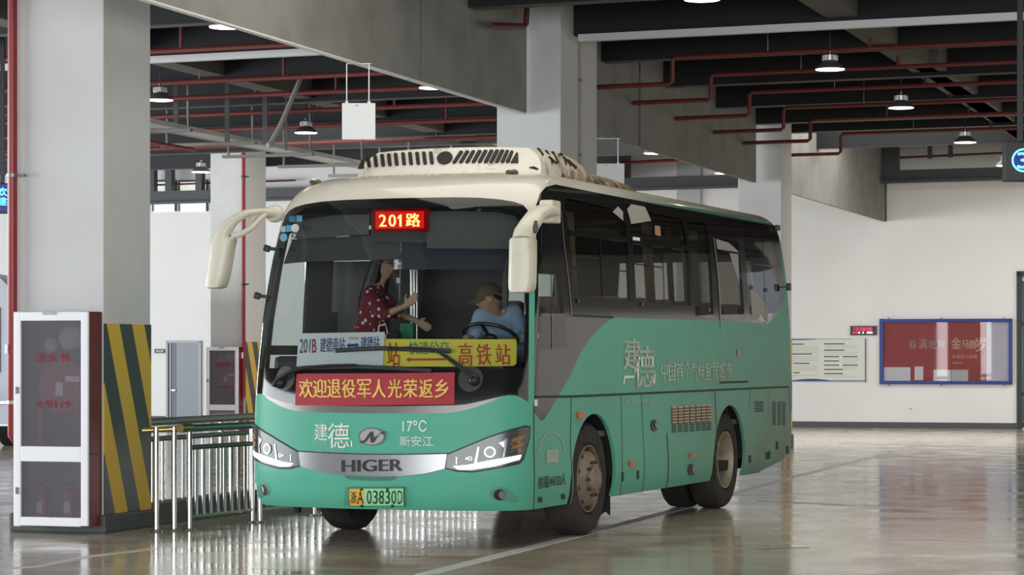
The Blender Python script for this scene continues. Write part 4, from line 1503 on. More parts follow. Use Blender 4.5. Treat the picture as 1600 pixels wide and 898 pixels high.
WIN = {
    'driver': charts([(841, 427), (875, 429), (879, 470), (887, 544), (840.5, 546)]),
    'first_upper': charts([(884, 309), (974, 330), (980, 371), (889, 361)]),
    'first_lower': charts([(890, 367), (980.5, 377), (985, 470), (896.5, 461)]),
    'second_upper': charts([(980, 324), (1066, 342), (1074, 386), (985.5, 373)]),
    'second_lower': charts([(988.5, 380), (1075, 391), (1079, 478), (994, 470)]),
    'middle': charts([(1071, 343), (1104, 350), (1115, 498), (1087, 493)]),
    'framed': charts([(1117, 372), (1153, 378), (1163.5, 499), (1127, 497)]),
    'rear': charts([(1160, 367), (1207, 379), (1217, 425), (1220.5, 466), (1201, 502), (1172, 500)]),
}
yl = lambda y, v: (u_of_y(y), v)
WIN['rear_glass'] = [(UMAX - 0.85, 1.85), (UMAX, 1.85), (UMAX, 2.58), (UMAX - 0.80, 2.58)]
WIN_L = {
    'door_upper': [yl(0.56, 1.62), yl(1.28, 1.62), yl(1.28, 2.56), yl(0.62, 2.56)],
    'door_lower': [yl(0.56, 0.72), yl(1.28, 0.72), yl(1.28, 1.54), yl(0.56, 1.54)],
    'bay_one': [yl(1.80, 1.92), yl(3.0, 1.92), yl(3.0, 2.72), yl(1.80, 2.72)],
    'bay_two': [yl(3.1, 1.92), yl(4.5, 1.92), yl(4.5, 2.72), yl(3.1, 2.72)],
    'bay_three': [yl(4.6, 1.92), yl(6.0, 1.92), yl(6.0, 2.72), yl(4.6, 2.72)],
    'rear_glass': WIN['rear_glass'],
    'bay_four': [yl(6.1, 1.92), yl(7.5, 1.92), yl(7.5, 2.72), yl(6.1, 2.72)],
}
P_BLACK_L = [yl(0.5, 0.62), yl(1.4, 0.62), yl(1.4, 1.66), yl(7.9, 1.84), yl(7.9, 2.82), yl(0.7, 2.80), yl(0.52, 2.55)]


def arch(yc, r, zc):
    pts = [(u_of_y(yc) + r * math.cos(a), zc + r * 1.0 * math.sin(a)) for a in [PI * q / 20 for q in range(21)]]
    return [(u_of_y(yc) + r, 0.2)] + pts + [(u_of_y(yc) - r, 0.2)]


WY1, WY2, WZ, WR = 1.89, 6.03, 0.485, 0.485
ARCHES = [arch(WY1, 0.58, 0.46), arch(WY2, 0.575, 0.46)]
SKIRT = charts([(1118, 751), (1172, 744), (1195, 741), (1233, 722)])
# the tail of the skirt kicks up behind the rear wheels
P_TAIL = [(u_of_y(7.2), 0.20), (u_of_y(7.3), 0.315), (u_of_y(8.1), 0.40), (u_of_y(8.38), 0.46), (UMAX, 0.46), (UMAX, 0.20)]
BODY = [(-UMAX, 0.30), (UMAX, 0.30), (UMAX, 4.0), (-UMAX, 4.0)]

polys = [dens(P_WS), dens(P_CLEAR), dens(P_SIL), dens(P_BLACK)] + [dens(p) for p in WIN.values()]
polys += [dens(mirror(p)) for p in WIN_L.values()] + [dens(mirror(P_BLACK_L))]
polys += [dens(a) for a in ARCHES] + [dens(mirror(a)) for a in ARCHES] + [dens(P_TAIL), dens(mirror(P_TAIL))]
polys += [dens(BODY, 0.12)]
split = [(-UMAX, 2.58), (UMAX, 2.58)]
gpts = []
for u in np.concatenate([np.arange(-UMAX, -UC - 0.4, 0.16), np.arange(-UC - 0.4, UC + 0.4, 0.06), np.arange(UC + 0.4, UMAX, 0.16)]):
    for v in np.concatenate([np.arange(0.35, 2.6, 0.09), np.arange(2.58, 3.4, 0.045), np.arange(3.4, 4.0, 0.09)]):
        gpts.append((float(u), float(v)))
V, F = cdt(polys, gpts)
L_WS, L_CL, L_SI, L_BK = polys[0], polys[1], polys[2], polys[3]
zones = {}
allw = [('R', k, p) for k, p in WIN.items()] + [('L', k, mirror(p)) for k, p in WIN_L.items()]
mb_l = mirror(P_BLACK_L)
marches = ARCHES + [mirror(a) for a in ARCHES] + [P_TAIL, mirror(P_TAIL)]
for f in F:
    cx = sum(V[i][0] for i in f) / len(f)
    cy = sum(V[i][1] for i in f) / len(f)
    if cy < 0.30 or abs(cx) > UMAX or any(inside(a, cx, cy) for a in marches):
        continue
    z = None
    if abs(cx) < UC + 0.2:
        if inside(P_CLEAR, cx, cy):
            z = 'windscreen'
        elif inside(P_WS, cx, cy):
            z = 'frit'
        elif inside(P_SIL, cx, cy):
            z = 'silver'
    if z is None and cy < 3.1:
        for sd, k, p in allw:
            if inside(p, cx, cy):
                z = 'win_%s_%s' % (sd, k)
                break
        if z is None and cx > 0 and inside(P_BLACK, cx, cy):
            z = 'black'
        if z is None and cx < 0 and inside(mb_l, cx, cy):
            z = 'black'
    if z is None:
        z = 'roof' if cy > (2.45 if abs(cx) < UC + 0.3 else 2.80) else 'green'
    zones.setdefault(z, []).append(tuple(f))


M_LINING = mat('grey_cabin_lining', (0.22, 0.22, 0.21), 0.7)


def zone_obj(z, name, m, solid, parent=None):
    idx, vs, fs = {}, [], []
    for f in zones.get(z, []):
        g = []
        for i in f:
            if i not in idx:
                idx[i] = len(vs)
                vs.append((V[i][0], V[i][1]))
            g.append(idx[i])
        fs.append(tuple(g))
    return meshobj(name, vs, fs, m, parent or bus, 0.0, solid, M_LINING)


body = zone_obj('green', 'body_panels', M_GREEN, 0.03)
body['label'] = 'pale green body'
roof = zone_obj('roof', 'roof', M_CREAM, 0.03)
roof['label'] = 'cream roof'
frit = zone_obj('frit', 'windscreen_border', M_FRIT, 0.02)
band = zone_obj('black', 'window_band', M_GLOSSBLACK, 0.03)
zone_obj('silver', 'silver_trim_strip', M_SILVER, 0.015)['label'] = 'satin silver trim under the windscreen'
zone_obj('windscreen', 'windscreen', M_WSG, 0)
for sd, k, p in allw:
    zone_obj('win_%s_%s' % (sd, k), 'side_window' if sd == 'R' else ('door_window' if 'door' in k else 'side_window'), M_SIDEG if sd == 'R' and k != 'driver' else (M_DOORG if sd == 'L' else M_WSG), 0)

# ---- underside, wheel wells, cabin shell
M_UNDER = mat('dark_underbody', (0.012, 0.012, 0.012), 0.8)
MB().box((0, 4.4, 0.42), (2.28, 7.4, 0.10)).box((0, 4.1, 0.33), (0.9, 3.0, 0.16)).build('underbody', M_UNDER, bus)
for yc in (WY1, WY2):
    mb = MB()
    n = 16
    for sx in (-1, 1):
        for q in range(n):
            a0_, a1_ = PI * q / n, PI * (q + 1) / n
            P4 = [(sx * x, yc + 0.60 * math.cos(a), 0.47 + 0.60 * math.sin(a)) for a in (a0_, a1_) for x in (1.2, 0.55)]
            mb.add(P4, [(0, 1, 3, 2)])
        mb.box((sx * 0.54, yc, 0.76), (0.02, 1.22, 0.66))
    mb.build('wheel_well', M_UNDER, bus)
M_FLOORIN = mat('grey_cabin_floor', (0.10, 0.10, 0.10), 0.6)
MB().box((0, 4.5, 0.86), (2.36, 7.3, 0.05)).box((-0.1, 1.1, 0.80), (2.0, 0.8, 0.05)).build('cabin_floor', M_FLOORIN, bus)
MB().box((0, 4.6, 2.86), (2.0, 7.2, 0.03)).build('cabin_ceiling', mat('grey_cabin_lining', (0.22, 0.22, 0.21), 0.7), bus)
for s in (-1, 1):
    MB().box((s * 0.93, 4.9, 2.62), (0.38, 5.8, 0.07), None, 0.02).build('luggage_rack', mat('dark_rack', (0.06, 0.06, 0.06), 0.5), bus)
M_DASH = mat('dark_dashboard', (0.022, 0.022, 0.024), 0.5)
MB().box((0, 0.52, 1.28), (2.05, 0.42, 0.50), None, 0.05).box((0.55, 0.66, 1.56), (0.62, 0.22, 0.12), None, 0.03).build('dashboard', M_DASH, bus)

# ---- wheels
M_RIM = mat('dusty_steel_rim', (0.30, 0.25, 0.19), 0.55, 0.35, noise=(7, (0.16, 0.12, 0.085), 0.4, 0.7))
M_RIMW = mat('pale_dusty_rim', (0.42, 0.36, 0.26), 0.5, 0.25, noise=(6, (0.24, 0.19, 0.12), 0.45, 0.75))


def wheel(xo, yc, sx, dual, lab):
    """xo = outer face position"""
    def L(prof):
        return [(r, sx * (xo + h)) for r, h in prof]
    t = MB().lathe(L([(0.285, -0.03), (0.31, 0.0), (0.40, 0.012), (0.455, 0.0), (0.478, -0.03), (0.485, -0.07), (0.485, -0.20), (0.478, -0.24), (0.455, -0.262), (0.31, -0.26), (0.285, -0.23)]), (0, yc, WZ), 'x', 48)
    for q in range(4):
        hh = -0.075 - q * 0.038
        t.lathe(L([(0.487, hh), (0.4885, hh - 0.004), (0.4885, hh - 0.022), (0.487, hh - 0.026)]), (0, yc, WZ), 'x', 48)
    w_ = t.build('wheel', M_RUBBER, bus, True)
    w_['label'] = lab
    if not dual:
        prof = [(0.29, -0.02), (0.286, 0.004), (0.278, 0.004), (0.27, -0.03), (0.262, -0.05), (0.215, 0.02), (0.17, 0.035), (0.115, 0.035), (0.105, 0.075), (0.085, 0.09), (0.0, 0.092)]
    else:
        prof = [(0.29, -0.02), (0.286, 0.004), (0.276, 0.004), (0.268, -0.03), (0.255, -0.15), (0.20, -0.175), (0.14, -0.18), (0.125, -0.12), (0.11, -0.10), (0.0, -0.10)]
    MB().lathe(L(prof), (0, yc, WZ), 'x', 40).build('rim', M_RIMW if dual else M_RIM, w_, True)
    nut = MB()
    hr, hx = (0.145, 0.035) if not dual else (0.165, -0.175)
    for q in range(10):
        a = 2 * PI * q / 10
        nut.lathe([(0.0, sx * (xo + hx + 0.035)), (0.016, sx * (xo + hx + 0.03)), (0.018, sx * (xo + hx - 0.01))], (0, yc + hr * math.cos(a), WZ + hr * math.sin(a)), 'x', 6)
    nut.build('wheel_nuts', mat('rusty_nut', (0.10, 0.08, 0.06), 0.5, 0.5), w_)
    hl = MB()
    hr2, hx2 = (0.237, -0.012) if not dual else (0.225, -0.165)
    for q in range(10):
        a = 2 * PI * (q + 0.5) / 10
        hl.ball((sx * (xo + hx2), yc + hr2 * math.cos(a), WZ + hr2 * math.sin(a)), (0.012, 0.024, 0.024), 10, 6)
    hl.build('rim_holes', M_UNDER, w_, True)
    if dual:
        MB().lathe([(r, h - sx * 0.31) for r, h in L([(0.29, -0.02), (0.31, 0.0), (0.40, 0.012), (0.455, 0.0), (0.478, -0.03), (0.485, -0.07), (0.485, -0.20), (0.478, -0.24), (0.455, -0.262), (0.29, -0.26)])], (0, yc, WZ), 'x', 40).build('inner_tyre', M_RUBBER, w_, True)


wheel(1.185, WY1, 1, False, 'front wheel on the driver side')
wheel(1.185, WY1, -1, False, 'front wheel on the door side')
wheel(1.185, WY2, 1, True, 'rear twin wheel on the driver side')
wheel(1.185, WY2, -1, True, 'rear twin wheel on the door side')
fl_ = MB()
y_ = WY1 + 0.63
poly = [(0.72, 0.50), (1.16, 0.50), (1.16, 0.13)] + [(1.16 - 0.44 * (q + 1) / 10, 0.13 + (0.035 if q % 2 == 0 else 0.0)) for q in range(10)]
fl_.prism(poly, 0, 0.012, Matrix(((1, 0, 0, 0), (0, 0, 1, y_), (0, 1, 0, 0), (0, 0, 0, 1))))
fl_.build('mud_flap', mat('black_rubber', (0.014, 0.014, 0.014), 0.8), bus)

# ---- panel gaps and small fittings on the visible side
def strip_px(pts, wd, name, m, off=0.003, parent=None):
    C = charts(pts)
    dn = []
    for a, c in zip(C, C[1:]):
        k = max(1, int(math.hypot(c[0] - a[0], c[1] - a[1]) / 0.08))
        dn += [(a[0] + (c[0] - a[0]) * q / k, a[1] + (c[1] - a[1]) * q / k) for q in range(k)]
    dn.append(C[-1])
    uv, fs = [], []
    for i, p in enumerate(dn):
        a, c = dn[max(i - 1, 0)], dn[min(i + 1, len(dn) - 1)]
        d = Vector((c[0] - a[0], c[1] - a[1])).normalized()
        nx, ny = -d.y * wd / 2, d.x * wd / 2
        uv += [(p[0] - nx, p[1] - ny), (p[0] + nx, p[1] + ny)]
        if i:
            fs.append((2 * i - 2, 2 * i, 2 * i + 1, 2 * i - 1))
    return meshobj(name, uv, fs, m, parent or bus, off)


for pts, wd in (([(836, 619.8), (892.5, 619.3), (1040, 612.7), (1232, 604)], 0.020), ([(834, 630), (834, 700), (833, 796)], 0.012), ([(892.5, 620), (891, 700), (889.5, 789)], 0.013),
                ([(970, 616), (970, 760), (969, 775)], 0.010), ([(1001.5, 615), (1001.5, 771)], 0.010), ([(1041.5, 676), (1040, 764)], 0.022), ([(1116.7, 611), (1116.7, 750)], 0.018),
                ([(1172, 607), (1171, 640)], 0.008), ([(1232, 604), (1233, 722)], 0.012), ([(1201, 606), (1200, 640)], 0.006), ([(1124, 597.5), (1169, 596)], 0.022)):
    strip_px(pts, wd, 'panel_gap', M_GAP)
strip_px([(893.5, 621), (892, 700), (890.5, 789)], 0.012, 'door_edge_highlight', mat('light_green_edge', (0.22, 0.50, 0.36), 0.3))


def patch(px, m, name, off=0.006, parent=None, solid=0.004):
    return panel(name, charts(px), m, parent or bus, off, 0.05, (), solid)


def rect_px(cx, cy, wd, ht):
    return [(cx - wd / 2, cy + ht / 2), (cx + wd / 2, cy + ht / 2), (cx + wd / 2, cy - ht / 2), (cx - wd / 2, cy - ht / 2)]


def ell_px(cx, cy, rx, ry, n=24):
    return [(cx + rx * math.cos(2 * PI * q / n), cy - ry * math.sin(2 * PI * q / n)) for q in range(n)]


M_ORANGE = mat('orange_reflector', (0.55, 0.10, 0.03), 0.3)
for cx, cy, wd, ht in ((905.3, 648.5, 10, 9.5), (985.5, 724, 7.5, 8), (1080, 711.5, 6.5, 7)):
    patch(rect_px(cx, cy, wd, ht), M_ORANGE, 'side_marker_lamp', 0.022, None, 0.02)
for cx, cy, rx, ry in ((1021.5, 664.5, 5, 9), (1079.3, 733.5, 5, 9)):
    o = patch(ell_px(cx, cy, rx, ry), M_BLACK, 'filler_cap', 0.012, None, 0.012)
    patch(ell_px(cx + 1.5, cy - 1, rx * 0.5, ry * 0.6), mat('worn_cap_metal', (0.25, 0.24, 0.22), 0.4, 0.6), 'cap_lock', 0.02, o)
for cx, cy, wd, ht in ((843.5, 780.5, 6, 8), (879.5, 775.5, 5.5, 8)):
    patch(rect_px(cx, cy, wd, ht), M_GAP, 'jacking_hatch', 0.004, None, 0.003)
for cx, cy in ((972.5, 744.5), (996.3, 741.5), (1171.5, 717), (1198, 711.5), (1201.5, 710.5), (1214, 695.5), (1230, 702)):
    patch(rect_px(cx, cy, 3, 14 if cx < 1000 else 12), M_GAP, 'flap_handle', 0.006, None, 0.005)
patch([(834.5, 634), (838.5, 634), (838.5, 624), (834.5, 624)], M_ALU, 'door_side_lamp', 0.008)
patch([(1151.5, 556.5), (1154.5, 556.3), (1154.5, 545), (1151.5, 545)], M_ORANGE, 'side_marker_lamp', 0.01)
# louvred engine grilles
M_SLAT = mat('beige_grille_slat', (0.62, 0.52, 0.36), 0.5)
M_SLATR = mat('rust_red_grille_gap', (0.20, 0.07, 0.04), 0.6)


def grille(cols, y0s, rows_light, rows_dark, dy, wd, name):
    dk, lt = MB(), MB()
    for x, y0 in zip(cols, y0s):
        h = (rows_light + rows_dark) * dy
        c = [Vector(surf(*chart(*q), 0.004)) for q in ((x - wd / 2, y0 + h), (x + wd / 2, y0 + h), (x + wd / 2, y0), (x - wd / 2, y0))]
        dk.add(c, [(0, 1, 2, 3)])
        for r in range(rows_light):
            y = y0 + r * dy
            q4 = ((x - wd / 2, y + dy * 0.48), (x + wd / 2, y + dy * 0.40), (x + wd / 2, y - dy * 0.06), (x - wd / 2, y + dy * 0.02))
            lt.add([Vector(surf(*chart(*q), 0.012 if i < 2 else 0.006)) for i, q in enumerate(q4)], [(0, 1, 2, 3)])
    g = dk.build(name, M_SLATR if rows_light > 3 else M_GAP, bus)
    if rows_light:
        lt.build('grille_slats', M_SLAT if rows_light > 3 else M_GREEN, g)
    return dk


gc = [1052.6, 1062, 1071.3, 1080.7, 1090, 1098.6, 1107]
gy = [635.5, 635, 634.3, 633.8, 633, 632.5, 632]
grille(gc, gy, 6, 0, 4.6, 7.0, 'engine_grille')
mbk = MB()
for x, y0 in zip(gc, gy):
    for r in range(4):
        y = y0 + 28.5 + r * 3.1
        mbk.add([Vector(surf(*chart(*q), 0.005)) for q in ((x - 3.3, y + 1.9), (x + 3.3, y + 1.9), (x + 3.3, y), (x - 3.3, y))], [(0, 1, 2, 3)])
mbk.build('lower_grille_slots', M_GAP, bus)
mbk = MB()
for r in range(5):
    y = 627 + r * 3.6
    mbk.add([Vector(surf(*chart(*q), 0.005)) for q in ((1179.5, y + 2), (1192, y + 1.8), (1192, y - 0.2), (1179.5, y))], [(0, 1, 2, 3)])
for cx in (1209.5, 1217.5, 1224.5):
    for r in range(12):
        y = 627.5 + r * 3.1
        mbk.add([Vector(surf(*chart(*q), 0.005)) for q in ((cx - 2.2, y + 1.9), (cx + 2.2, y + 1.8), (cx + 2.2, y), (cx - 2.2, y))], [(0, 1, 2, 3)])
mbk.build('rear_vent_slots', M_GAP, bus)

# ---- lettering on the flank and the nose
M_WHITEINK = mat('off_white_lettering', (0.92, 0.92, 0.84), 0.5)
M_FAINT = mat('faded_white_lettering', (0.34, 0.50, 0.42), 0.4)
M_BLACKINK = mat('black_lettering', (0.02, 0.025, 0.022), 0.4)
decal('建', [(974, 577), (999, 576), (974, 529)], M_WHITEINK, bus, 0.012)
decal('德', [(989, 607), (1021, 605), (989, 541)], M_WHITEINK, bus, 0.012)
patch([(973, 599), (975.5, 599), (976, 591), (990, 590), (990, 586.5), (974.5, 587)], M_WHITEINK, 'lettering_flourish', 0.005, None, 0)
patch(rect_px(1022, 591, 2.2, 15), M_WHITEINK, 'seal_mark', 0.005, None, 0)
decal('中国首个气候宜居城市', [(1032, 596.5), (1142, 594), (1032, 563.5)], M_WHITEINK, bus, 0.004)
decal('核载44/33人', [(840.5, 764), (883, 757), (840.5, 745)], M_BLACKINK, bus, 0.025)
decal('德百年好合', [(975, 632), (1020, 630), (975, 624)], M_FAINT, bus, 0.0)
patch([(853, 723), (872, 722), (872, 702), (853, 703)], mat('pale_sticker', (0.42, 0.48, 0.42), 0.5), 'door_sticker', 0.004, None, 0)
decal('自备铁环', [(859, 710.5), (869.5, 710), (859, 706)], M_FAINT, bus)
for q in range(15):
    a = PI * (q + 0.3) / 14.6
    patch(rect_px(862 - 19.5 * math.cos(a), 704 - 29 * math.sin(a), 2.6, 4), M_FAINT, 'faded_emblem_letter', 0.004, None, 0)
decal('建', [(492, 688), (512, 688), (492, 661.5)], M_WHITEINK, bus, 0.008)
decal('德', [(513, 700), (546, 700), (513, 661)], M_WHITEINK, bus, 0.008)
decal('杭州建德', [(489, 696), (511, 696), (489, 689)], M_FAINT, bus)
decal('中国首个气候宜居城市', [(491, 706), (538, 706), (491, 701)], M_FAINT, bus)
patch(rect_px(549.5, 693, 2, 9), M_WHITEINK, 'seal_mark', 0.005, None, 0)
decal('17℃', [(629.5, 674), (667, 674), (629.5, 656.5)], M_WHITEINK, bus, 0.0)
decal('新安江', [(625, 697), (677, 697), (625, 681)], M_WHITEINK, bus, 0.01)

# ---- nose: chrome strip with the maker lettering, emblem, lamps, plate
strip_half = charts([(588, 710.3), (640, 710.2), (699, 709), (695.5, 731.8), (667, 739), (629, 743.5), (588, 744)])
cs = panel('chrome_strip', halves(strip_half), mat('brushed_chrome_strip', (0.30, 0.30, 0.315), 0.30, 0.7), bus, 0.014, 0.06, (), 0.012)
decal('HIGER', [(536, 737), (629.5, 735.5), (536, 718.5)], M_BLACKINK, cs, 0.045, 0.018)
edge_half = charts([(588, 708.6), (640, 708.5), (700, 707.3), (699, 709), (640, 710.2), (588, 710.3)])
panel('strip_edge', halves(edge_half), M_GAP, cs, 0.015)
em = patch(ell_px(582, 682, 20.5, 14, 36), mat('dark_chrome', (0.20, 0.20, 0.20), 0.25, 0.9), 'emblem', 0.012, None, 0.01)
patch(ell_px(582, 682, 18.5, 12.2, 36), mat('pale_emblem_disc', (0.42, 0.42, 0.40), 0.35, 0.2), 'emblem_disc', 0.016, em)
patch([(562, 690), (571, 687.5), (579, 675.5), (584, 673), (586, 684), (598, 674.5), (604, 673.5), (601, 677.5), (594, 678), (585.5, 691), (581, 691.5), (579.5, 681), (573.5, 690), (566, 692)], mat('dark_emblem_mark', (0.07, 0.07, 0.07), 0.3, 0.8), 'emblem_mark', 0.021, em)

M_HLDARK = mat('smoked_headlamp_interior', (0.075, 0.082, 0.080), 0.25, 0.4)
M_CHROME = mat('lamp_chrome', (0.34, 0.35, 0.35), 0.16, 1.0)
M_DRL = mat('daytime_running_light', (0.9, 0.95, 0.95), 0.4, emit=((0.93, 1.0, 1.0), 1.6))
M_AMBER = mat('amber_lens', (0.30, 0.15, 0.04), 0.2)
M_LCOVER = glass('headlamp_cover', (0.90, 0.92, 0.92), refl=0.9)
H_OUT = charts([(697, 730.5), (699.5, 710.5), (730, 697.5), (761.4, 684.5), (795, 673), (820, 666.5), (826.3, 667.4), (825.5, 682), (816.3, 715.7), (810.6, 722.3), (780.4, 729), (738.7, 735.6), (716, 734.6)])
H_EDGE = charts([(695.5, 732), (698, 709), (730, 695.5), (761.4, 682.5), (795, 671), (820, 664.3), (828, 665.5), (827.3, 682), (818, 717), (811.5, 724.5), (780.4, 731), (738.7, 738), (714, 736.8)])
H_DRL = charts([(708.4, 728), (731, 726), (761.4, 719.5), (790, 714.5), (813.3, 710), (810.6, 717.6), (790, 723.5), (771, 728), (735, 733.5), (716, 733)])
H_AMB = [charts(p) for p in ([(797, 690), (801, 684), (819, 679.5), (815, 686), (805, 690)], [(797, 701.5), (800, 695.5), (818, 690), (814, 697.5), (806, 700)], [(806, 707), (808, 703.5), (816, 701.5), (812, 707.5)])]
H_REF = [charts(p) for p in ([(741, 724), (745, 722.5), (749, 698), (746.5, 698)], [(785, 714), (788, 713), (793, 687), (790, 684), (785, 690), (788, 692)], [(779, 691.5), (786, 689.5), (790, 699), (787, 700)], [(713, 725), (714.5, 725), (714.5, 714), (713, 714)], [(728, 717.5), (738, 717), (738, 714.5), (728, 714.5)], [(796.5, 694.5), (812, 690), (812, 688.8), (796.5, 693)], [(796.5, 706), (812, 701.5), (812, 700.3), (796.5, 704.6)])]
HC, HC2 = chart(765.2, 706), chart(735, 716)
for sd in (1, -1):
    fl2 = (lambda p: p) if sd == 1 else mirror
    e = panel('headlamp', fl2(H_EDGE), M_GAP, bus, 0.006, 0.05, (), 0.005)
    panel('lamp_housing', fl2(H_OUT), M_HLDARK, e, 0.010, 0.05)
    panel('running_light', fl2(H_DRL), M_DRL, e, 0.016, 0.05, (), 0.004)
    for p in H_AMB:
        panel('amber_indicator', fl2(p), M_AMBER, e, 0.015, 0.05)
    for p in H_REF:
        panel('chrome_reflector', fl2(p), M_CHROME, e, 0.016, 0.05)
    for (cu, cv), r in ((HC, 0.043), (HC2, 0.016)):
        ring_ = [[], []]
        for q in range(28):
            a = 2 * PI * q / 28
            for k, rr_ in enumerate((1.0, 0.76)):
                ring_[k].append((sd * cu + r * rr_ * math.cos(a) * 1.05, cv + r * rr_ * math.sin(a)))
        panel('lens_ring', ring_[0], M_CHROME, e, 0.020, 0.03, (ring_[1],))
        panel('lens', ring_[1], mat('dark_projector_lens', (0.05, 0.06, 0.06), 0.05), e, 0.018, 0.03)
    # fog lamp in its sculpted recess
    FGR = charts([(764, 771), (768, 764), (778, 760.5), (792, 762), (801, 770), (812, 783), (800, 785), (785, 782), (770, 779)])
    FG = charts(ell_px(780.5, 772.5, 9.5, 8.5, 24))
    FGL = charts(ell_px(784, 772.5, 5.5, 6.2, 20))
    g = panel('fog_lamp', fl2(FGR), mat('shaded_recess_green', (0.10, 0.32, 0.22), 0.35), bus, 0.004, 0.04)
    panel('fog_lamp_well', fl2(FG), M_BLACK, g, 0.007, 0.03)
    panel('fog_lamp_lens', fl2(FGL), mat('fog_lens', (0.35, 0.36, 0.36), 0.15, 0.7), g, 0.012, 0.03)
    a_, c_ = charts([(744, 766.5), (768, 762)]) if sd == 1 else [(-q[0], q[1]) for q in charts([(744, 766.5), (768, 762)])]
# grille lip, plate recess, plate
lip = charts([(588, 743.5), (620, 743.3), (617, 748.5), (608, 750.5), (588, 751)])
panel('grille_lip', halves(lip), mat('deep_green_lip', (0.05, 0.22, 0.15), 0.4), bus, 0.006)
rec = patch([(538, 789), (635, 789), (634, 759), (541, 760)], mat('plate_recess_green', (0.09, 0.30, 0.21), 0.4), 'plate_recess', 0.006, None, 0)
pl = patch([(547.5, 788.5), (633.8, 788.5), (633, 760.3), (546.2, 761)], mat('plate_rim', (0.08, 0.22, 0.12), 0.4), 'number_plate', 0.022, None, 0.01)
patch([(549, 787), (571.5, 787), (571.3, 762.3), (548, 762.5)], mat('orange_yellow_plate', (0.78, 0.47, 0.08), 0.45), 'plate_yellow_field', 0.025, pl, 0)
patch([(571.5, 787), (632.3, 787), (631.8, 762), (571.3, 762.3)], mat('mint_green_plate', (0.33, 0.74, 0.42), 0.45), 'plate_green_field', 0.025, pl, 0)
M_PLINK = mat('dark_green_plate_figures', (0.015, 0.09, 0.05), 0.45)
decal('浙', [(550, 783.5), (559.5, 783.5), (550, 766.5)], mat('plate_black', (0.03, 0.03, 0.02), 0.45), pl, 0.01, 0.028)
decal('A', [(560, 784), (570, 784), (560, 766)], mat('plate_black', (0.03, 0.03, 0.02)), pl, 0.02, 0.028)
for q, chx in enumerate('03830D'):
    x0 = 575.5 + q * 9.55
    decal(chx, [(x0, 784.5), (x0 + 7.4, 784.5), (x0, 765)], M_PLINK, pl, 0.01, 0.028)
for cx, cy in ((567, 763.5), (607.5, 763.3), (567.5, 787), (615, 787)):
    patch(ell_px(cx, cy, 2.2, 2.0, 10), M_BLACK, 'plate_screw', 0.03, pl, 0)
MB().box((-0.95, 0.62, 0.27), (0.05, 0.05, 0.10), None, 0.01).build('tow_hook', M_UNDER, bus)
for (cx, cy) in ((800, 271), (492, 281.5)):
    c_ = chart(cx, cy)
    p = surf(c_[0], c_[1], 0.01)
    lm = MB().ball(p, (0.055, 0.05, 0.028), 14, 8).build('roof_marker_lamp', mat('dark_marker_base', (0.07, 0.055, 0.03), 0.3), bus, True)
    MB().ball(p + Vector((0.0, -0.02, 0.022)), (0.026, 0.022, 0.018), 12, 8).build('lamp_lens', mat('clear_lens', (0.75, 0.72, 0.65), 0.1), lm, True)
# rear marker on the tail edge
q_ = xp(1236, 448, 1.30)
MB().box((1.275, q_.y, q_.z), (0.05, 0.05, 0.08), None, 0.01).bar((1.15, q_.y, q_.z), (1.27, q_.y, q_.z), 0.012, 0.012).build('rear_outline_lamp', M_BLACK, bus)
q_ = xp(1213, 356, 1.14)
MB().box((1.15, q_.y, q_.z), (0.05, 0.10, 0.06), None, 0.01).build('rear_outline_lamp', M_BLACK, bus)

# ---- side window frames and bars
for pts, wd in (([(888, 363.5), (981, 374)], 0.045), ([(985, 376.5), (1075, 388)], 0.045), ([(936.5, 373), (941.5, 464)], 0.03), ([(1033, 386), (1037, 474)], 0.03),
                ([(1009, 383), (1014, 412)], 0.014), ([(989, 412), (1034, 418)], 0.012), ([(893, 418), (982, 424)], 0.012), ([(1190, 374), (1196, 505)], 0.02), ([(1168, 412), (1218, 417)], 0.02),
                ([(1118, 390), (1154, 396)], 0.02), ([(860, 428), (863, 545)], 0.02)):
    strip_px(pts, wd, 'window_bar', M_GLOSSBLACK, 0.006)
strip_px([(876.5, 330), (880.5, 380), (888, 440), (893, 494)], 0.016, 'window_edge_strip', mat('grey_edge_strip', (0.22, 0.22, 0.21), 0.3), 0.006)
strip_px([(1114, 371), (1122, 440), (1126, 515)], 0.03, 'window_edge_strip', mat('grey_edge_strip', (0.22, 0.22, 0.21), 0.3), 0.008)
strip_px([(894, 492.5), (958, 495.5)], 0.018, 'window_sill_line', M_GAP, 0.005)
M_WPATCH = mat('pale_patch_grey', (0.40, 0.39, 0.36), 0.5)  # pale irregular patches laid over the side glass
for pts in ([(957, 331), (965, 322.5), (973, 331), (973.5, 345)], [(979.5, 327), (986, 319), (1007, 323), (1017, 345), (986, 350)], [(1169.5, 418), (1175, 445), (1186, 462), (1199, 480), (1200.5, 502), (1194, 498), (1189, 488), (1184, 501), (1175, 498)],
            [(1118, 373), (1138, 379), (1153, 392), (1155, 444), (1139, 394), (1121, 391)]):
    patch(pts, M_WPATCH, 'pale_window_patch', 0.003, None, 0)
patch([(1023, 367), (1032, 369), (1031, 353.5), (1022.5, 352)], mat('orange_window_sticker', (0.42, 0.26, 0.16), 0.5), 'window_sticker', 0.004, None, 0)
patch([(987.5, 375), (999, 376.5), (998.5, 371.5), (987.5, 370)], M_ALU, 'window_sticker', 0.008, None, 0)
for cx, cy in ((902.5, 470), (1002.5, 475), (1107, 484), (1173.5, 449), (1196, 453)):
    patch(rect_px(cx, cy, 3.5, 6), M_BLACK, 'window_latch', 0.012, None, 0.01)

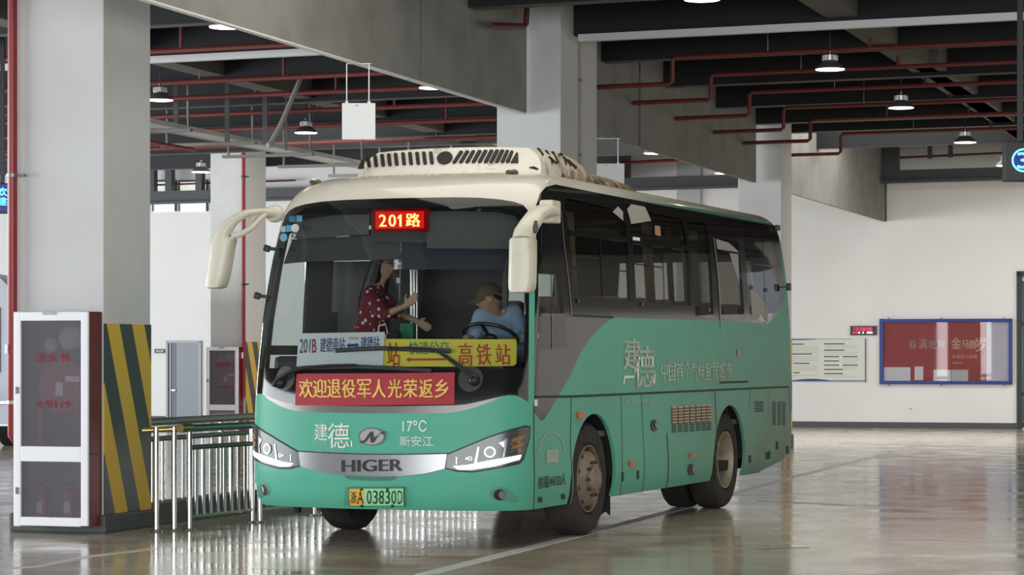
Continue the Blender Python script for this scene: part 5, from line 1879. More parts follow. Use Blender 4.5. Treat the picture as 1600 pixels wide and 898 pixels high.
# ---- roof air conditioner
M_ACW = mat('dirty_white_ac_shell', (0.68, 0.65, 0.57), 0.35, noise=(3.0, (0.60, 0.55, 0.44), 0.5, 0.8))
nt = M_ACW.node_tree
b = nt.nodes['Principled BSDF']
tc = nt.nodes.new('ShaderNodeTexCoord')
sp = nt.nodes.new('ShaderNodeSeparateXYZ')
nt.links.new(tc.outputs['Object'], sp.inputs[0])
ra = nt.nodes.new('ShaderNodeMapRange')
ra.inputs[1].default_value, ra.inputs[2].default_value = 1.5, 2.6
nt.links.new(sp.outputs[1], ra.inputs[0])
rb_ = nt.nodes.new('ShaderNodeMapRange')
rb_.inputs[1].default_value, rb_.inputs[2].default_value, rb_.inputs[3].default_value, rb_.inputs[4].default_value = 3.24, 3.02, 0.25, 0.95
nt.links.new(sp.outputs[2], rb_.inputs[0])
nz = nt.nodes.new('ShaderNodeTexNoise')
nz.inputs['Scale'].default_value = 5.0
nz.inputs['Detail'].default_value = 9
nz.inputs['Roughness'].default_value = 0.7
nt.links.new(tc.outputs['Object'], nz.inputs['Vector'])
m1 = nt.nodes.new('ShaderNodeMath')
m1.operation = 'MULTIPLY'
nt.links.new(ra.outputs[0], m1.inputs[0])
nt.links.new(rb_.outputs[0], m1.inputs[1])
nm = nt.nodes.new('ShaderNodeMapRange')
nm.inputs[1].default_value, nm.inputs[2].default_value = 0.36, 0.64
nt.links.new(nz.outputs['Fac'], nm.inputs[0])
m2 = nt.nodes.new('ShaderNodeMath')
m2.operation = 'ADD'
nt.links.new(m1.outputs[0], m2.inputs[0])
nt.links.new(nm.outputs[0], m2.inputs[1])
mt = nt.nodes.new('ShaderNodeMix')
mt.data_type = 'RGBA'
mtf = nt.nodes.new('ShaderNodeMath')
mtf.operation = 'MULTIPLY'
mtf.inputs[1].default_value = 0.8
nt.links.new(ra.outputs[0], mtf.inputs[0])
nt.links.new(mtf.outputs[0], mt.inputs[0])
nt.links.new(b.inputs['Base Color'].links[0].from_socket, mt.inputs[6])
mt.inputs[7].default_value = (0.47, 0.39, 0.26, 1)
nt.links.new(mt.outputs[2], b.inputs['Base Color'])
m3 = nt.nodes.new('ShaderNodeMapRange')
m3.inputs[1].default_value, m3.inputs[2].default_value = 0.80, 1.30
nt.links.new(m2.outputs[0], m3.inputs[0])
mx = nt.nodes.new('ShaderNodeMix')
mx.data_type = 'RGBA'
nt.links.new(b.inputs['Base Color'].links[0].from_socket, mx.inputs[6])
mx.inputs[7].default_value = (0.085, 0.052, 0.020, 1)
nt.links.new(m3.outputs[0], mx.inputs[0])
nt.links.new(mx.outputs[2], b.inputs['Base Color'])

AB = 3.03                                     # bottom of the shell


def ac_ring(y, hw, h, bow):
    """outline from the left base over the top to the right base"""
    pts = []
    n = 12
    for q in range(n + 1):
        a = PI * 0.5 * q / n
        pts.append((-hw + (hw * 0.27) * (1 - math.cos(a)) * 0.9 + 0.0, AB + h * math.sin(a) ** 0.9))
    tops = [(-hw + hw * 0.243 + (2 * hw - 2 * hw * 0.243) * q / 16, AB + h) for q in range(1, 16)]
    out = pts + tops + [(-x, z) for x, z in reversed(pts)]
    return [Vector((x, y + bow * (x / 0.86) ** 2, z + 0.02 * (1 - (x / hw) ** 2) * (h > 0.1))) for x, z in out]


AC_Y0, AC_SL = 1.40, 0.75


def ac_front(x, z):
    return AC_Y0 + AC_SL * (z - AB) + 0.16 * (x / 0.86) ** 2


rings = []
R0_ = ac_ring(0, 0.86, 0.27, 0.0)
rings.append([Vector((p.x * 1.0, ac_front(p.x, p.z), p.z)) for p in R0_])
for y, hw, h, bow in ((1.80, 0.865, 0.285, 0.12), (2.1, 0.87, 0.29, 0.06), (2.5, 0.87, 0.285, 0.0), (2.75, 0.86, 0.27, 0.0), (2.92, 0.85, 0.235, 0.0), (3.08, 0.84, 0.185, 0.0), (3.3, 0.835, 0.165, 0.0), (3.9, 0.82, 0.16, 0.0), (4.5, 0.78, 0.14, -0.05), (4.85, 0.73, 0.09, -0.1), (5.05, 0.68, 0.01, -0.12)):
    rings.append(ac_ring(y, hw, h, bow))
mb = MB()
n = len(rings[0])
mb.add([p for r in rings for p in r], [(i * n + j, i * n + j + 1, (i + 1) * n + j + 1, (i + 1) * n + j) for i in range(len(rings) - 1) for j in range(n - 1)])
# front face between the two sides of the first outline
fr_, rows = rings[0], 9
V2, F2 = [], []
cols = 24
for q in range(rows + 1):
    z = AB + 0.27 * q / rows
    # left edge x at this z
    xs_ = [p.x for p in fr_[:13]]
    zs_ = [p.z for p in fr_[:13]]
    xl_ = float(np.interp(z, zs_, xs_))
    for c_ in range(cols + 1):
        x = xl_ + (-2 * xl_) * c_ / cols
        zz = z + (0.02 * (1 - (x / 0.86) ** 2) if q == rows else 0)
        V2.append(Vector((x, ac_front(x, zz), zz)))
for q in range(rows):
    for c_ in range(cols):
        a = q * (cols + 1) + c_
        F2.append((a, a + 1, a + cols + 2, a + cols + 1))
mb.add(V2, F2)
ac = mb.build('roof_air_conditioner', M_ACW, bus, True)
ac['label'] = 'dirty white roof air conditioner'
mb = MB()
for s_ in (-1, 1):
    mb.tube([(s_ * 0.868, 1.75, 3.02), (s_ * 0.875, 2.5, 3.02), (s_ * 0.84, 3.3, 3.02), (s_ * 0.825, 3.9, 3.02), (s_ * 0.785, 4.5, 3.02), (s_ * 0.73, 4.9, 3.02)], 0.03, 8)
mb.build('base_seal', mat('rusty_brown_seal', (0.05, 0.033, 0.016), 0.8, noise=(9, (0.13, 0.08, 0.035), 0.5, 0.7)), ac, True)


def ray_b(px, py):
    o = Vector((0, 0, EYE)) - Vector((TX, TY, 0))
    d = Vector(((px - 800) / FX, 1, -(py - HORIZON) / FX))
    r = lambda q: Vector((CP * q.x - SP * q.y, SP * q.x + CP * q.y, q.z))
    return r(o), r(d)


from mathutils.bvhtree import BVHTree
ac_tree = BVHTree.FromPolygons([q.co.copy() for q in ac.data.vertices], [tuple(p.vertices) for p in ac.data.polygons])


def ac_hit(px, py):
    """point of the air conditioner shell seen at (px, py)"""
    o, d = ray_b(px, py)
    h = ac_tree.ray_cast(o, d.normalized())
    return h[0] if h[0] is not None else fp(px, py, 1.5)


def plate_on(fn, pts, m, name, parent, nrm, th=0.012, dp=0.004):
    P = [fn(*q) for q in pts]
    nv = Vector(nrm).normalized()
    k = len(P)
    vs = [p - nv * dp for p in P] + [p + nv * th for p in P]
    fs = [tuple(range(k)), tuple(range(k, 2 * k))] + [(i, (i + 1) % k, k + (i + 1) % k, k + i) for i in range(k)]
    return MB().add(vs, fs).build(name, m, parent)


M_VENT = mat('dark_vent_opening', (0.012, 0.010, 0.008), 0.7)
FN = (0, -1, 0.6)


def rrect(a, b_, c, d, k=0.22):
    """slot outline with softened corners from four corners"""
    Q = [Vector(a).to_2d() if len(a) > 2 else Vector(a), Vector(b_), Vector(c), Vector(d)]
    out = []
    for i in range(4):
        p, q, r = Q[i - 1], Q[i], Q[(i + 1) % 4]
        L1 = min((p - q).length, (r - q).length) * 0.3
        out += [q + (p - q).normalized() * L1, q + (p - q).normalized() * L1 * 0.3 + (r - q).normalized() * L1 * 0.3, q + (r - q).normalized() * L1]
    return [tuple(v) for v in out]


cv = lambda X, Y: (540 + X / 5.517, 210 + Y / 5.517)
SL = [(198, 250, 285, 265 - 68), (260, 243, 282, 180), (320, 0, 279, 172), (378, 0, 276, 168), (437, 0, 272, 163), (501, 0, 268, 158), (561, 0, 266, 155), (622, 0, 264, 154), (681, 0, 262, 152), (740, 0, 260, 151)]
for cx, _, yb, yt in SL:
    plate_on(ac_hit, rrect(cv(cx - 8, yb), cv(cx + 22, yb - 2), cv(cx + 10, yt), cv(cx - 20, yt + 2)), M_VENT, 'vent_slot', ac, FN)
plate_on(ac_hit, [cv(108, 297), cv(160, 294), cv(157, 218), cv(148, 220)], M_VENT, 'vent_slot', ac, FN)
SR = [((918, 978), (985, 1018), 252, 143), ((975, 1030), (1038, 1070), 250, 141), ((1030, 1086), (1090, 1122), 249, 139), ((1084, 1138), (1142, 1178), 248, 137), ((1138, 1190), (1194, 1228), 247, 135), ((1190, 1242), (1244, 1280), 247, 134),
      ((1238, 1288), (1292, 1328), 246, 133), ((1286, 1334), (1338, 1372), 246, 133), ((1334, 1378), (1384, 1412), 246, 136), ((1380, 1418), (1424, 1450), 246, 142)]
for (b0, b1), (t0, t1), yb, yt in SR:
    plate_on(ac_hit, rrect(cv(b0, yb), cv(b0 + 32, yb), cv(t1, yt + 4), cv(t0 + 4, yt)), M_VENT, 'vent_slot', ac, FN)
plate_on(ac_hit, [cv(1424, 247), cv(1490, 247), cv(1488, 165), cv(1478, 157)], M_VENT, 'vent_slot', ac, FN)
plate_on(ac_hit, [cv(857 + 66 * math.cos(a) + 10 * math.sin(a), 205 - 54 * math.sin(a)) for a in [2 * PI * q / 26 for q in range(26)]], M_VENT, 'fan_opening', ac, FN)


cs_ = lambda X, Y: (780 + X / 6.667, 210 + Y / 6.667)
for pts in ([(385, 146), (410, 150), (458, 215), (450, 228)], [(470, 168), (492, 172), (556, 300), (548, 318)], [(536, 180), (560, 184), (612, 296), (604, 306)], [(505, 235), (520, 235), (600, 308), (585, 306)],
            [(620, 196), (645, 202), (700, 310), (690, 322)], [(655, 235), (672, 238), (755, 325), (745, 336)], [(700, 262), (716, 266), (806, 352), (790, 362)]):
    plate_on(ac_hit, rrect(*[cs_(*q) for q in pts]), M_VENT, 'vent_slot', ac, (0.29, 0, 0.2), 0.012, 0.012)
plate_on(ac_hit, [cs_(305, 350), cs_(395, 372), cs_(345, 345)], M_VENT, 'vent_slot', ac, (0.29, 0, 0.2), 0.02)

# ---- mirrors
M_MIR = mat('cream_mirror_housing', (0.70, 0.67, 0.54), 0.32, noise=(5, (0.60, 0.56, 0.44), 0.5, 0.8))


def loft(slices, n=20, ex=4.0):
    """slices of (centre, half x, half y) joined to one rounded body"""
    mb = MB()
    vs, fs = [], []
    for c, hx, hy in slices:
        for q in range(n):
            a = 2 * PI * q / n
            ca, sa = math.cos(a), math.sin(a)
            vs.append((c[0] + hx * math.copysign(abs(ca) ** (2 / ex), ca), c[1] + hy * math.copysign(abs(sa) ** (2 / ex), sa), c[2]))
    k = len(slices)
    for i in range(k - 1):
        for j in range(n):
            fs.append((i * n + j, i * n + (j + 1) % n, (i + 1) * n + (j + 1) % n, (i + 1) * n + j))
    fs += [tuple(reversed(range(n))), tuple((k - 1) * n + j for j in range(n))]
    return mb.add(vs, fs)


def mirror_box(pxrows, yl_, hy, parent, name):
    """pxrows: (left px, right px, row px) from top to bottom"""
    S = []
    for x0, x1, y in reversed(pxrows):
        a, c = fp(x0, y, yl_), fp(x1, y, yl_)
        S.append(((a + c) / 2, (c.x - a.x) / 2, hy if len(S) not in (0,) else hy * 0.8))
    return loft(S).build(name, M_MIR, parent, True)


# driver's side
ma = MB()
C = [xp(862, 331, 1.26), xp(850, 329, 1.30), fp(838, 336, 0.42), fp(828, 350, 0.22), fp(820, 364, 0.14), fp(818.5, 374, 0.12)]
ma.tube(C, [0.075, 0.075, 0.082, 0.088, 0.095, 0.098], 14, True, 0.75, 1.0)
arm = ma.build('mirror_arm', M_MIR, bus, True)
arm['label'] = 'cream mirror arm on the driver side'
bx = xp(856, 331, 1.24)
MB().box((bx.x + 0.02, bx.y, bx.z), (0.12, 0.20, 0.185), None, 0.02).build('arm_base', M_MIR, arm)
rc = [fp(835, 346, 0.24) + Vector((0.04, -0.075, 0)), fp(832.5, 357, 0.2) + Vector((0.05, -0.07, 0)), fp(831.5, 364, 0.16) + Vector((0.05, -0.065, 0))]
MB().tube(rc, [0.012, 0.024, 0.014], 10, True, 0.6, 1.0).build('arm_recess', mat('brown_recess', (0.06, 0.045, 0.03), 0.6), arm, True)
hsg = mirror_box([(801, 834.5, 372), (798.5, 836.2, 375.5), (798, 836.3, 400), (797, 835.6, 440), (797.2, 834.5, 451), (800, 831, 456), (804, 827, 457.3)], 0.12, 0.085, arm, 'mirror_housing')
a = fp(817, 415, 0.21)
MB().box((a.x, 0.209, a.z), (0.17, 0.006, 0.38), None, 0.002).build('mirror_glass', mat('mirror_glass', (0.75, 0.77, 0.78), 0.02, 1.0), hsg)
# door side
ma = MB()
C = [fp(438, 333, 0.55), fp(424, 333, 0.45), fp(405, 330, 0.30), fp(385, 333, 0.18), fp(366, 343, 0.12), fp(353, 357, 0.10), fp(347, 369, 0.10), fp(347, 374, 0.10)]
ma.tube(C, [0.062, 0.062, 0.034, 0.040, 0.055, 0.075, 0.088, 0.09], 14, True, 0.8, 1.0)
arm = ma.build('mirror_arm', M_MIR, bus, True)
arm['label'] = 'cream mirror arm on the door side'
C = [fp(424, 326, 0.42), fp(408, 340, 0.30), fp(392, 357, 0.20), fp(378, 365, 0.13), fp(362, 369, 0.10)]
MB().tube(C, [0.022, 0.024, 0.024, 0.026, 0.03], 10).build('lower_strut', M_MIR, arm, True)
MB().tube([fp(406, 329, 0.30), fp(398, 338, 0.26), fp(392, 344, 0.24)], 0.014, 8).build('strut_rib', M_MIR, arm, True)
MB().ball(fp(429, 334, 0.50), (0.085, 0.085, 0.075), 14, 9).build('pivot_cover', M_MIR, arm, True)
hsg = mirror_box([(335, 365, 371.5), (332.5, 367, 374), (331.5, 363.5, 390), (329, 360.5, 410), (326.5, 356, 432), (324.5, 352.5, 444), (327, 349, 449), (332, 343, 451)], 0.10, 0.085, arm, 'mirror_housing')
a = fp(345, 412, 0.19)
MB().box((a.x, 0.188, a.z), (0.13, 0.006, 0.32), None, 0.002).build('mirror_glass', mat('mirror_glass', (0.75, 0.77, 0.78)), hsg)
# small black convex mirrors / lamps on the door side pillar
for (px, py) in ((417, 388), (402, 462)):
    p = fp(px, py, 0.5)
    MB().box(p, (0.05, 0.05, 0.055), Matrix.Rotation(0.3, 3, 'Y'), 0.01).bar(p, p + Vector((0.12, 0.0, -0.01)), 0.03, 0.03).build('pillar_sensor', M_BLACK, bus)

# ---- wipers
def on_ws(pts, off):
    return [surf(*chart(*q), off) for q in pts]


M_WIP = mat('black_wiper', (0.010, 0.010, 0.010), 0.5)
for arm_px, bl_px, pv, lab in (([(434, 604), (440, 594), (462, 581), (478, 576.5), (520, 573), (560, 572)], [(464, 577), (500, 575.5), (560, 574), (620, 576.5), (676, 580)], (440, 598), 'wiper over the red banner'),
                               ([(740, 592), (728, 580), (709, 566), (690, 552), (676, 547.5), (640, 545.5), (610, 546)], [(527, 549), (560, 546.5), (600, 545), (650, 547), (706, 549)], (741, 594), 'wiper over the yellow board')):
    w_ = MB().tube(on_ws(arm_px, 0.05), [0.022, 0.022, 0.018, 0.016, 0.013, 0.011] + [0.010] * (len(arm_px) - 6), 8).build('wiper', M_WIP, bus, True)
    w_['label'] = lab
    MB().tube(on_ws(bl_px, 0.03), 0.011, 8, True, 1.6, 0.8).build('wiper_blade', M_WIP, w_, True)
    c_ = surf(*chart(*pv), 0.012)
    MB().ball(c_, (0.05, 0.045, 0.05), 12, 8).build('wiper_pivot', M_WIP, w_, True)
pc_ = chart(735, 592)
panel('washer_disc', [(pc_[0] + 0.10 * math.cos(2 * PI * q / 24), pc_[1] + 0.10 * math.sin(2 * PI * q / 24)) for q in range(24)], mat('matt_black_disc', (0.02, 0.02, 0.02), 0.45), bus, 0.006, 0.05, (), 0.005)
panel('washer_disc', [(-pc_[0] + 0.10 * math.cos(2 * PI * q / 24), pc_[1] + 0.10 * math.sin(2 * PI * q / 24)) for q in range(24)], mat('matt_black_disc', (0.02, 0.02, 0.02)), bus, 0.006, 0.05, (), 0.005)

# ---- windscreen stickers
for pts, col in ((rect_px(457, 342.5, 10, 9), (0.05, 0.20, 0.38)), (rect_px(468, 341.5, 9, 9.5), (0.10, 0.33, 0.45)), (rect_px(443, 358, 7.5, 9), (0.28, 0.40, 0.40)), (rect_px(452, 357, 8.5, 10), (0.05, 0.28, 0.48)),
                 (ell_px(461.5, 356.5, 6.3, 6.6), (0.52, 0.56, 0.50)), (ell_px(443.5, 371, 6, 6.3), (0.10, 0.32, 0.45))):
    patch(pts, mat('sticker_%d' % len(MATS), col, 0.5), 'inspection_sticker', 0.003, None, 0)
decal('2', [(453, 374), (464, 374), (453, 365)], mat('pale_sticker_figure', (0.45, 0.48, 0.42), 0.5), bus, 0.02, 0.003)

# ---- route display, blinds behind the glass
M_BLINDA = mat('grey_sun_blind', (0.085, 0.095, 0.095), 0.8)
M_BLINDB = mat('dark_grey_sun_blind', (0.055, 0.058, 0.058), 0.8)
M_BLINDC = mat('navy_sun_blind', (0.030, 0.034, 0.052), 0.8)
for pts, m, off in (([(447, 372), (572, 362), (574, 330), (520, 331), (456, 340)], M_BLINDA, -0.05), ([(432, 408), (470, 404), (620, 400), (620, 360), (446, 370)], M_BLINDB, -0.07),
                    ([(576, 373), (664, 375), (664, 325), (576, 326)], M_BLINDB, -0.055), ([(664, 384), (819, 386), (818, 345), (806, 333), (780, 327), (720, 324.5), (664, 325)], M_BLINDA, -0.05),
                    ([(622, 416), (800, 417), (800, 383), (622, 372)], M_BLINDC, -0.08)):
    panel('sun_blind', charts(pts), m, bus, off, 0.08, (), 0.004)
rd_ = panel('route_display', charts([(580, 360), (668, 359), (668, 322), (580, 323)]), mat('dark_red_led_back', (0.02, 0.0, 0.0), 0.3, emit=((1.0, 0.0, 0.0), 0.10)), bus, -0.03, 0.06, (), 0.005)
panel('display_glow', charts([(585, 355.5), (661, 354.5), (661, 327), (585, 327.5)]), mat('red_led_screen', (0.2, 0.0, 0.0), 0.4, emit=((1.0, 0.01, 0.005), 0.55)), rd_, -0.026, 0.06)
M_LEDR = mat('orange_red_led', (0.6, 0.2, 0.05), 0.4, emit=((1.0, 0.32, 0.10), 3.6))
for chx, x0, x1, y0, y1 in (('2', 591, 602, 333, 352), ('0', 606, 617, 333, 352), ('路', 633, 655, 331, 352)):
    decal(chx, [(x0, y1), (x1, y1), (x0, y0)], M_LEDR, rd_, 0.025, -0.022)
patch([(622.5, 352), (626, 352), (626, 333), (623.2, 333), (619, 338), (620.8, 340.3), (622.5, 338.5)], M_LEDR, 'lettering', -0.022, rd_, 0)
sd_ = panel('side_route_display', charts([(836.8, 549), (850, 548), (849, 517), (836.8, 518)]), M_BLACK, bus, -0.04, 0.05)
M_CYAN = mat('cyan_led', (0.1, 0.5, 0.5), 0.4, emit=((0.08, 0.8, 0.75), 1.0))
decal('与', [(840, 529), (848.5, 528), (840, 520.5)], M_CYAN, sd_, 0.0, -0.036)
decal('11', [(839, 543), (846, 542.5), (839, 535)], M_CYAN, sd_, 0.01, -0.036)

# ---- cabin furniture
M_SEATF = mat('dark_brown_seat_fabric', (0.040, 0.028, 0.022), 0.85)
M_HEADC = mat('dusty_pink_headrest_cover', (0.30, 0.21, 0.19), 0.8)


def seat(x, y, z0=0.88, first=None):
    s = MB().box((x, y, z0 + 0.40), (0.43, 0.45, 0.12), None, 0.04).box((x, y + 0.24, z0 + 0.78), (0.43, 0.11, 0.72), Matrix.Rotation(-0.15, 3, 'X'), 0.04).box((x, y + 0.05, z0 + 0.18), (0.3, 0.3, 0.34)).build('passenger_seat', M_SEATF, bus)
    MB().box((x, y + 0.26, z0 + 1.08), (0.34, 0.135, 0.20), Matrix.Rotation(-0.15, 3, 'X'), 0.03).build('headrest_cover', M_HEADC, s)


for r in range(7):
    for x in (-0.98, -0.53, 0.53, 0.98):
        if r == 0 and x < 0:
            continue
        seat(x, 2.55 + r * 0.77)
MB().box((0.60, 1.45, 1.22), (0.48, 0.46, 0.14), None, 0.05).box((0.60, 1.72, 1.60), (0.46, 0.13, 0.72), Matrix.Rotation(-0.15, 3, 'X'), 0.05).box((0.60, 1.45, 1.0), (0.34, 0.34, 0.34)).build('driver_seat', mat('black_seat_vinyl', (0.02, 0.02, 0.022), 0.6), bus)
sc_ = fp(762, 518, 0.92)
sw = MB()
ringp = []
tilt = Matrix.Rotation(math.radians(-28), 3, 'X')
R_ = 0.225
n1_, n2_ = 36, 8
vs, fs = [], []
for q in range(n1_):
    a = 2 * PI * q / n1_
    for k in range(n2_):
        c_ = 2 * PI * k / n2_
        p = Vector(((R_ + 0.016 * math.cos(c_)) * math.cos(a), (R_ + 0.016 * math.cos(c_)) * math.sin(a), 0.016 * math.sin(c_)))
        vs.append(tilt @ p + Vector((sc_.x, 0.98, 1.69)))
for q in range(n1_):
    for k in range(n2_):
        fs.append((q * n2_ + k, ((q + 1) % n1_) * n2_ + k, ((q + 1) % n1_) * n2_ + (k + 1) % n2_, q * n2_ + (k + 1) % n2_))
sw.add(vs, fs)
swo = sw.build('steering_wheel', M_BLACK, bus, True)
hub = MB().ball(Vector((sc_.x, 0.98, 1.67)), (0.07, 0.07, 0.04), 12, 8, tilt)
for a in (0.2, PI - 0.2, -PI / 2):
    hub.bar(Vector((sc_.x, 0.98, 1.675)), Vector((sc_.x, 0.98, 1.69)) + tilt @ Vector((R_ * math.cos(a), R_ * math.sin(a), 0)), 0.03, 0.015)
hub.tube([Vector((sc_.x, 0.98, 1.67)), Vector((sc_.x, 0.72, 1.50))], 0.035, 10)
hub.build('steering_column', M_BLACK, swo, True)
M_POLE = mat('cabin_chrome_pole', (0.55, 0.55, 0.53), 0.25, 0.9)
for px, yl_, y0, y1, r in ((647, 2.0, 405, 520, 0.018), (651, 2.05, 405, 520, 0.018), (643, 1.95, 405, 520, 0.012), (748, 2.2, 410, 470, 0.024), (480, 1.5, 405, 520, 0.020), (490, 1.75, 405, 520, 0.024)):
    a, c = fp(px, y0, yl_), fp(px, y1, yl_)
    MB().tube([(a.x, yl_, 2.84), (a.x, yl_, 0.88)], r, 10).build('grab_pole', M_POLE, bus, True)
pa, pb = fp(513, 470, 1.95), fp(588, 470, 1.95)
MB().box(((pa.x + pb.x) / 2, 1.95, 1.62), (pb.x - pa.x, 0.03, 1.5), None, 0.01).build('door_partition', mat('grey_partition', (0.20, 0.20, 0.19), 0.5), bus)
pa, pb = fp(598, 470, 2.12), fp(794, 470, 2.12)
MB().box(((pa.x + pb.x) / 2, 2.12, 1.59), (pb.x - pa.x, 0.03, 1.42), None, 0.01).build('driver_partition', mat('dark_partition', (0.03, 0.028, 0.024), 0.4), bus)
# curtains along the driver-side windows
M_CURT = mat('beige_curtain', (0.26, 0.22, 0.17), 0.85)


def curtain(y0, y1, z0, z1, m, x=1.10):
    mb = MB()
    n = max(8, int((y1 - y0) / 0.02))
    vs = []
    for q in range(n + 1):
        y = y0 + (y1 - y0) * q / n
        for z in (z0, z1):
            vs.append((x - 0.06 * (z - 1.9) + 0.018 * math.sin(q * 1.3), y, z))
    fs = [(2 * q, 2 * q + 2, 2 * q + 3, 2 * q + 1) for q in range(n)]
    o = mb.add(vs, fs).build('curtain', m, bus, True)
    md = o.modifiers.new('thickness', 'SOLIDIFY')
    md.thickness = 0.006
    return o


for y0, y1, m in ((1.32, 1.85, M_CURT), (3.75, 4.05, M_CURT), (4.45, 4.62, mat('brown_striped_curtain', (0.16, 0.10, 0.08), 0.85)), (4.95, 5.45, mat('grey_curtain', (0.24, 0.24, 0.22), 0.85))):
    curtain(y0, y1, 1.9 if y0 > 3 else 1.95, 2.76, m)
# hanging white tags in front of the aisle
tg = MB().tube([fp(627, 378, 1.3), fp(623, 500, 1.3)], 0.005, 6).build('tag_cord', M_POLE, bus)
for (cx, cy, wd, ht) in ((631, 383, 17, 9), (630, 401, 16, 18), (630, 417, 18, 7), (622.5, 438, 7, 9)):
    p = fp(cx, cy, 1.3)
    MB().box(p, (wd / 190, 0.015, ht / 190), None, 0.004).build('white_tag', mat('white_tag_card', (0.8, 0.8, 0.78), 0.6, emit=None), tg)

# ---- boards standing inside the windscreen and the banner on the nose
PHS = -PHI
yb_ = thing('route_board', 'long yellow route board with red lettering behind the windscreen', 'board', (TX, TY, 0), PHS)
panel('board', charts([(560, 571), (806, 570), (810.5, 566.5), (811, 532), (808, 528.3), (600, 527.3), (560, 527.3)]), mat('yellow_board', (0.80, 0.70, 0.075), 0.5), yb_, -0.045, 0.07, (), 0.008)
M_ORINK = mat('red_orange_board_lettering', (0.55, 0.07, 0.02), 0.5)
for chx, x0, x1, y0, y1 in (('高', 715, 737, 534, 570), ('铁', 744, 767.5, 535, 569), ('站', 775, 799.5, 536, 568.5), ('站', 602, 622, 533, 570)):
    decal(chx, [(x0, y1), (x1, y1), (x0, y0)], M_ORINK, yb_, 0.02, -0.040)
decal('快速公交', [(636, 552), (700, 551), (636, 531.5)], mat('blue_board_lettering', (0.03, 0.27, 0.42), 0.5), yb_, 0.01, -0.040)
patch([(631, 560), (638, 564), (638, 561.6), (694, 561), (694, 557.8), (638, 558.4), (638, 556)], mat('red_arrow_print', (0.50, 0.05, 0.02), 0.5), 'arrow', -0.040, yb_, 0)
wb_ = thing('route_board', 'white route board with blue lettering leaning left of the yellow one', 'board', (TX, TY, 0), PHS)
panel('board', charts([(459.5, 571), (595.8, 571), (598.8, 517), (463.5, 519.5)]), mat('white_board', (0.70, 0.73, 0.78), 0.5), wb_, -0.03, 0.07, (), 0.006)
M_NAVY = mat('navy_board_lettering', (0.012, 0.05, 0.24), 0.5)
decal('201', [(464.5, 550.5), (481.5, 550), (465.5, 528.5)], mat('dark_board_lettering', (0.03, 0.03, 0.07), 0.5), wb_, 0.0, -0.026)
decal('B', [(485, 550), (491.5, 549.5), (485, 528.5)], mat('red_board_letter', (0.42, 0.02, 0.04), 0.5), wb_, 0.01, -0.026)
decal('建德南站', [(497.5, 549), (536.5, 548), (498, 526.5)], M_NAVY, wb_, 0.012, -0.026)
decal('建德站', [(561.5, 547), (591, 546), (561.5, 524.5)], M_NAVY, wb_, 0.012, -0.026)
decal('汽车东站', [(542, 530), (558.5, 529.5), (542, 525)], mat('red_board_letter', (0.42, 0.02, 0.04)), wb_, 0.0, -0.026)
patch([(539, 538.5), (544, 542.5), (544, 540.5), (554, 540.2), (554, 542.3), (559, 538), (554, 533.8), (554, 535.8), (544, 536), (544, 534)], M_NAVY, 'double_arrow', -0.026, wb_, 0)
bn = thing('welcome_banner', 'red cloth banner with yellow lettering across the nose under the wipers', 'banner', (TX, TY, 0), PHS)
panel('cloth', charts([(462.5, 633), (560, 633.5), (711, 631.5), (711, 582), (600, 583.3), (465, 584)]), mat('red_banner_cloth', (0.40, 0.035, 0.05), 0.7), bn, 0.012, 0.07, (), 0.004)
M_YINK = mat('yellow_banner_lettering', (0.82, 0.60, 0.13), 0.6)
xx = [469.5, 491, 513, 536, 560, 583, 607.5, 632, 656, 680.5]
for chx, x0 in zip('欢迎退役军人光荣返乡', xx):
    decal(chx, [(x0, 621.5), (x0 + 21, 621.2), (x0, 593)], M_YINK, bn, 0.022, 0.017)

# ================================================================== the two people in the coach
def flesh(name, chains, m, parent, voxel=0.007, extra=None, smooth_it=4):
    """one continuous surface grown from tapering limbs; chains of (point, radius)"""
    mb = MB()
    for ch in chains:
        P = [Vector(p) for p, r in ch]
        R = [r for p, r in ch]
        for i in range(len(P)):
            mb.ball(P[i], R[i], 12, 8)
            if i and (P[i] - P[i - 1]).length > 1e-4:
                mb.tube([P[i - 1], P[i]], [R[i - 1], R[i]], 14)
    if extra:
        for vs, fs in extra:
            mb.add(vs, fs)
    me = bpy.data.meshes.new(name)
    me.from_pydata(mb.v, [], mb.f)
    o = bpy.data.objects.new(name, me)
    COL.objects.link(o)
    bm = bmesh.new()
    bm.from_mesh(me)
    bmesh.ops.recalc_face_normals(bm, faces=bm.faces)
    bm.to_mesh(me)
    bm.free()
    rm = o.modifiers.new('join', 'REMESH')
    rm.mode = 'VOXEL'
    rm.voxel_size = voxel
    sm = o.modifiers.new('soften', 'SMOOTH')
    sm.iterations = smooth_it
    sm.factor = 0.5
    dg = bpy.context.evaluated_depsgraph_get()
    me2 = bpy.data.meshes.new_from_object(o.evaluated_get(dg))
    bpy.data.objects.remove(o)
    me2.polygons.foreach_set('use_smooth', [True] * len(me2.polygons))
    me2.materials.clear()
    me2.materials.append(m)
    o = bpy.data.objects.new(name, me2)
    COL.objects.link(o)
    o.parent = parent
    return o


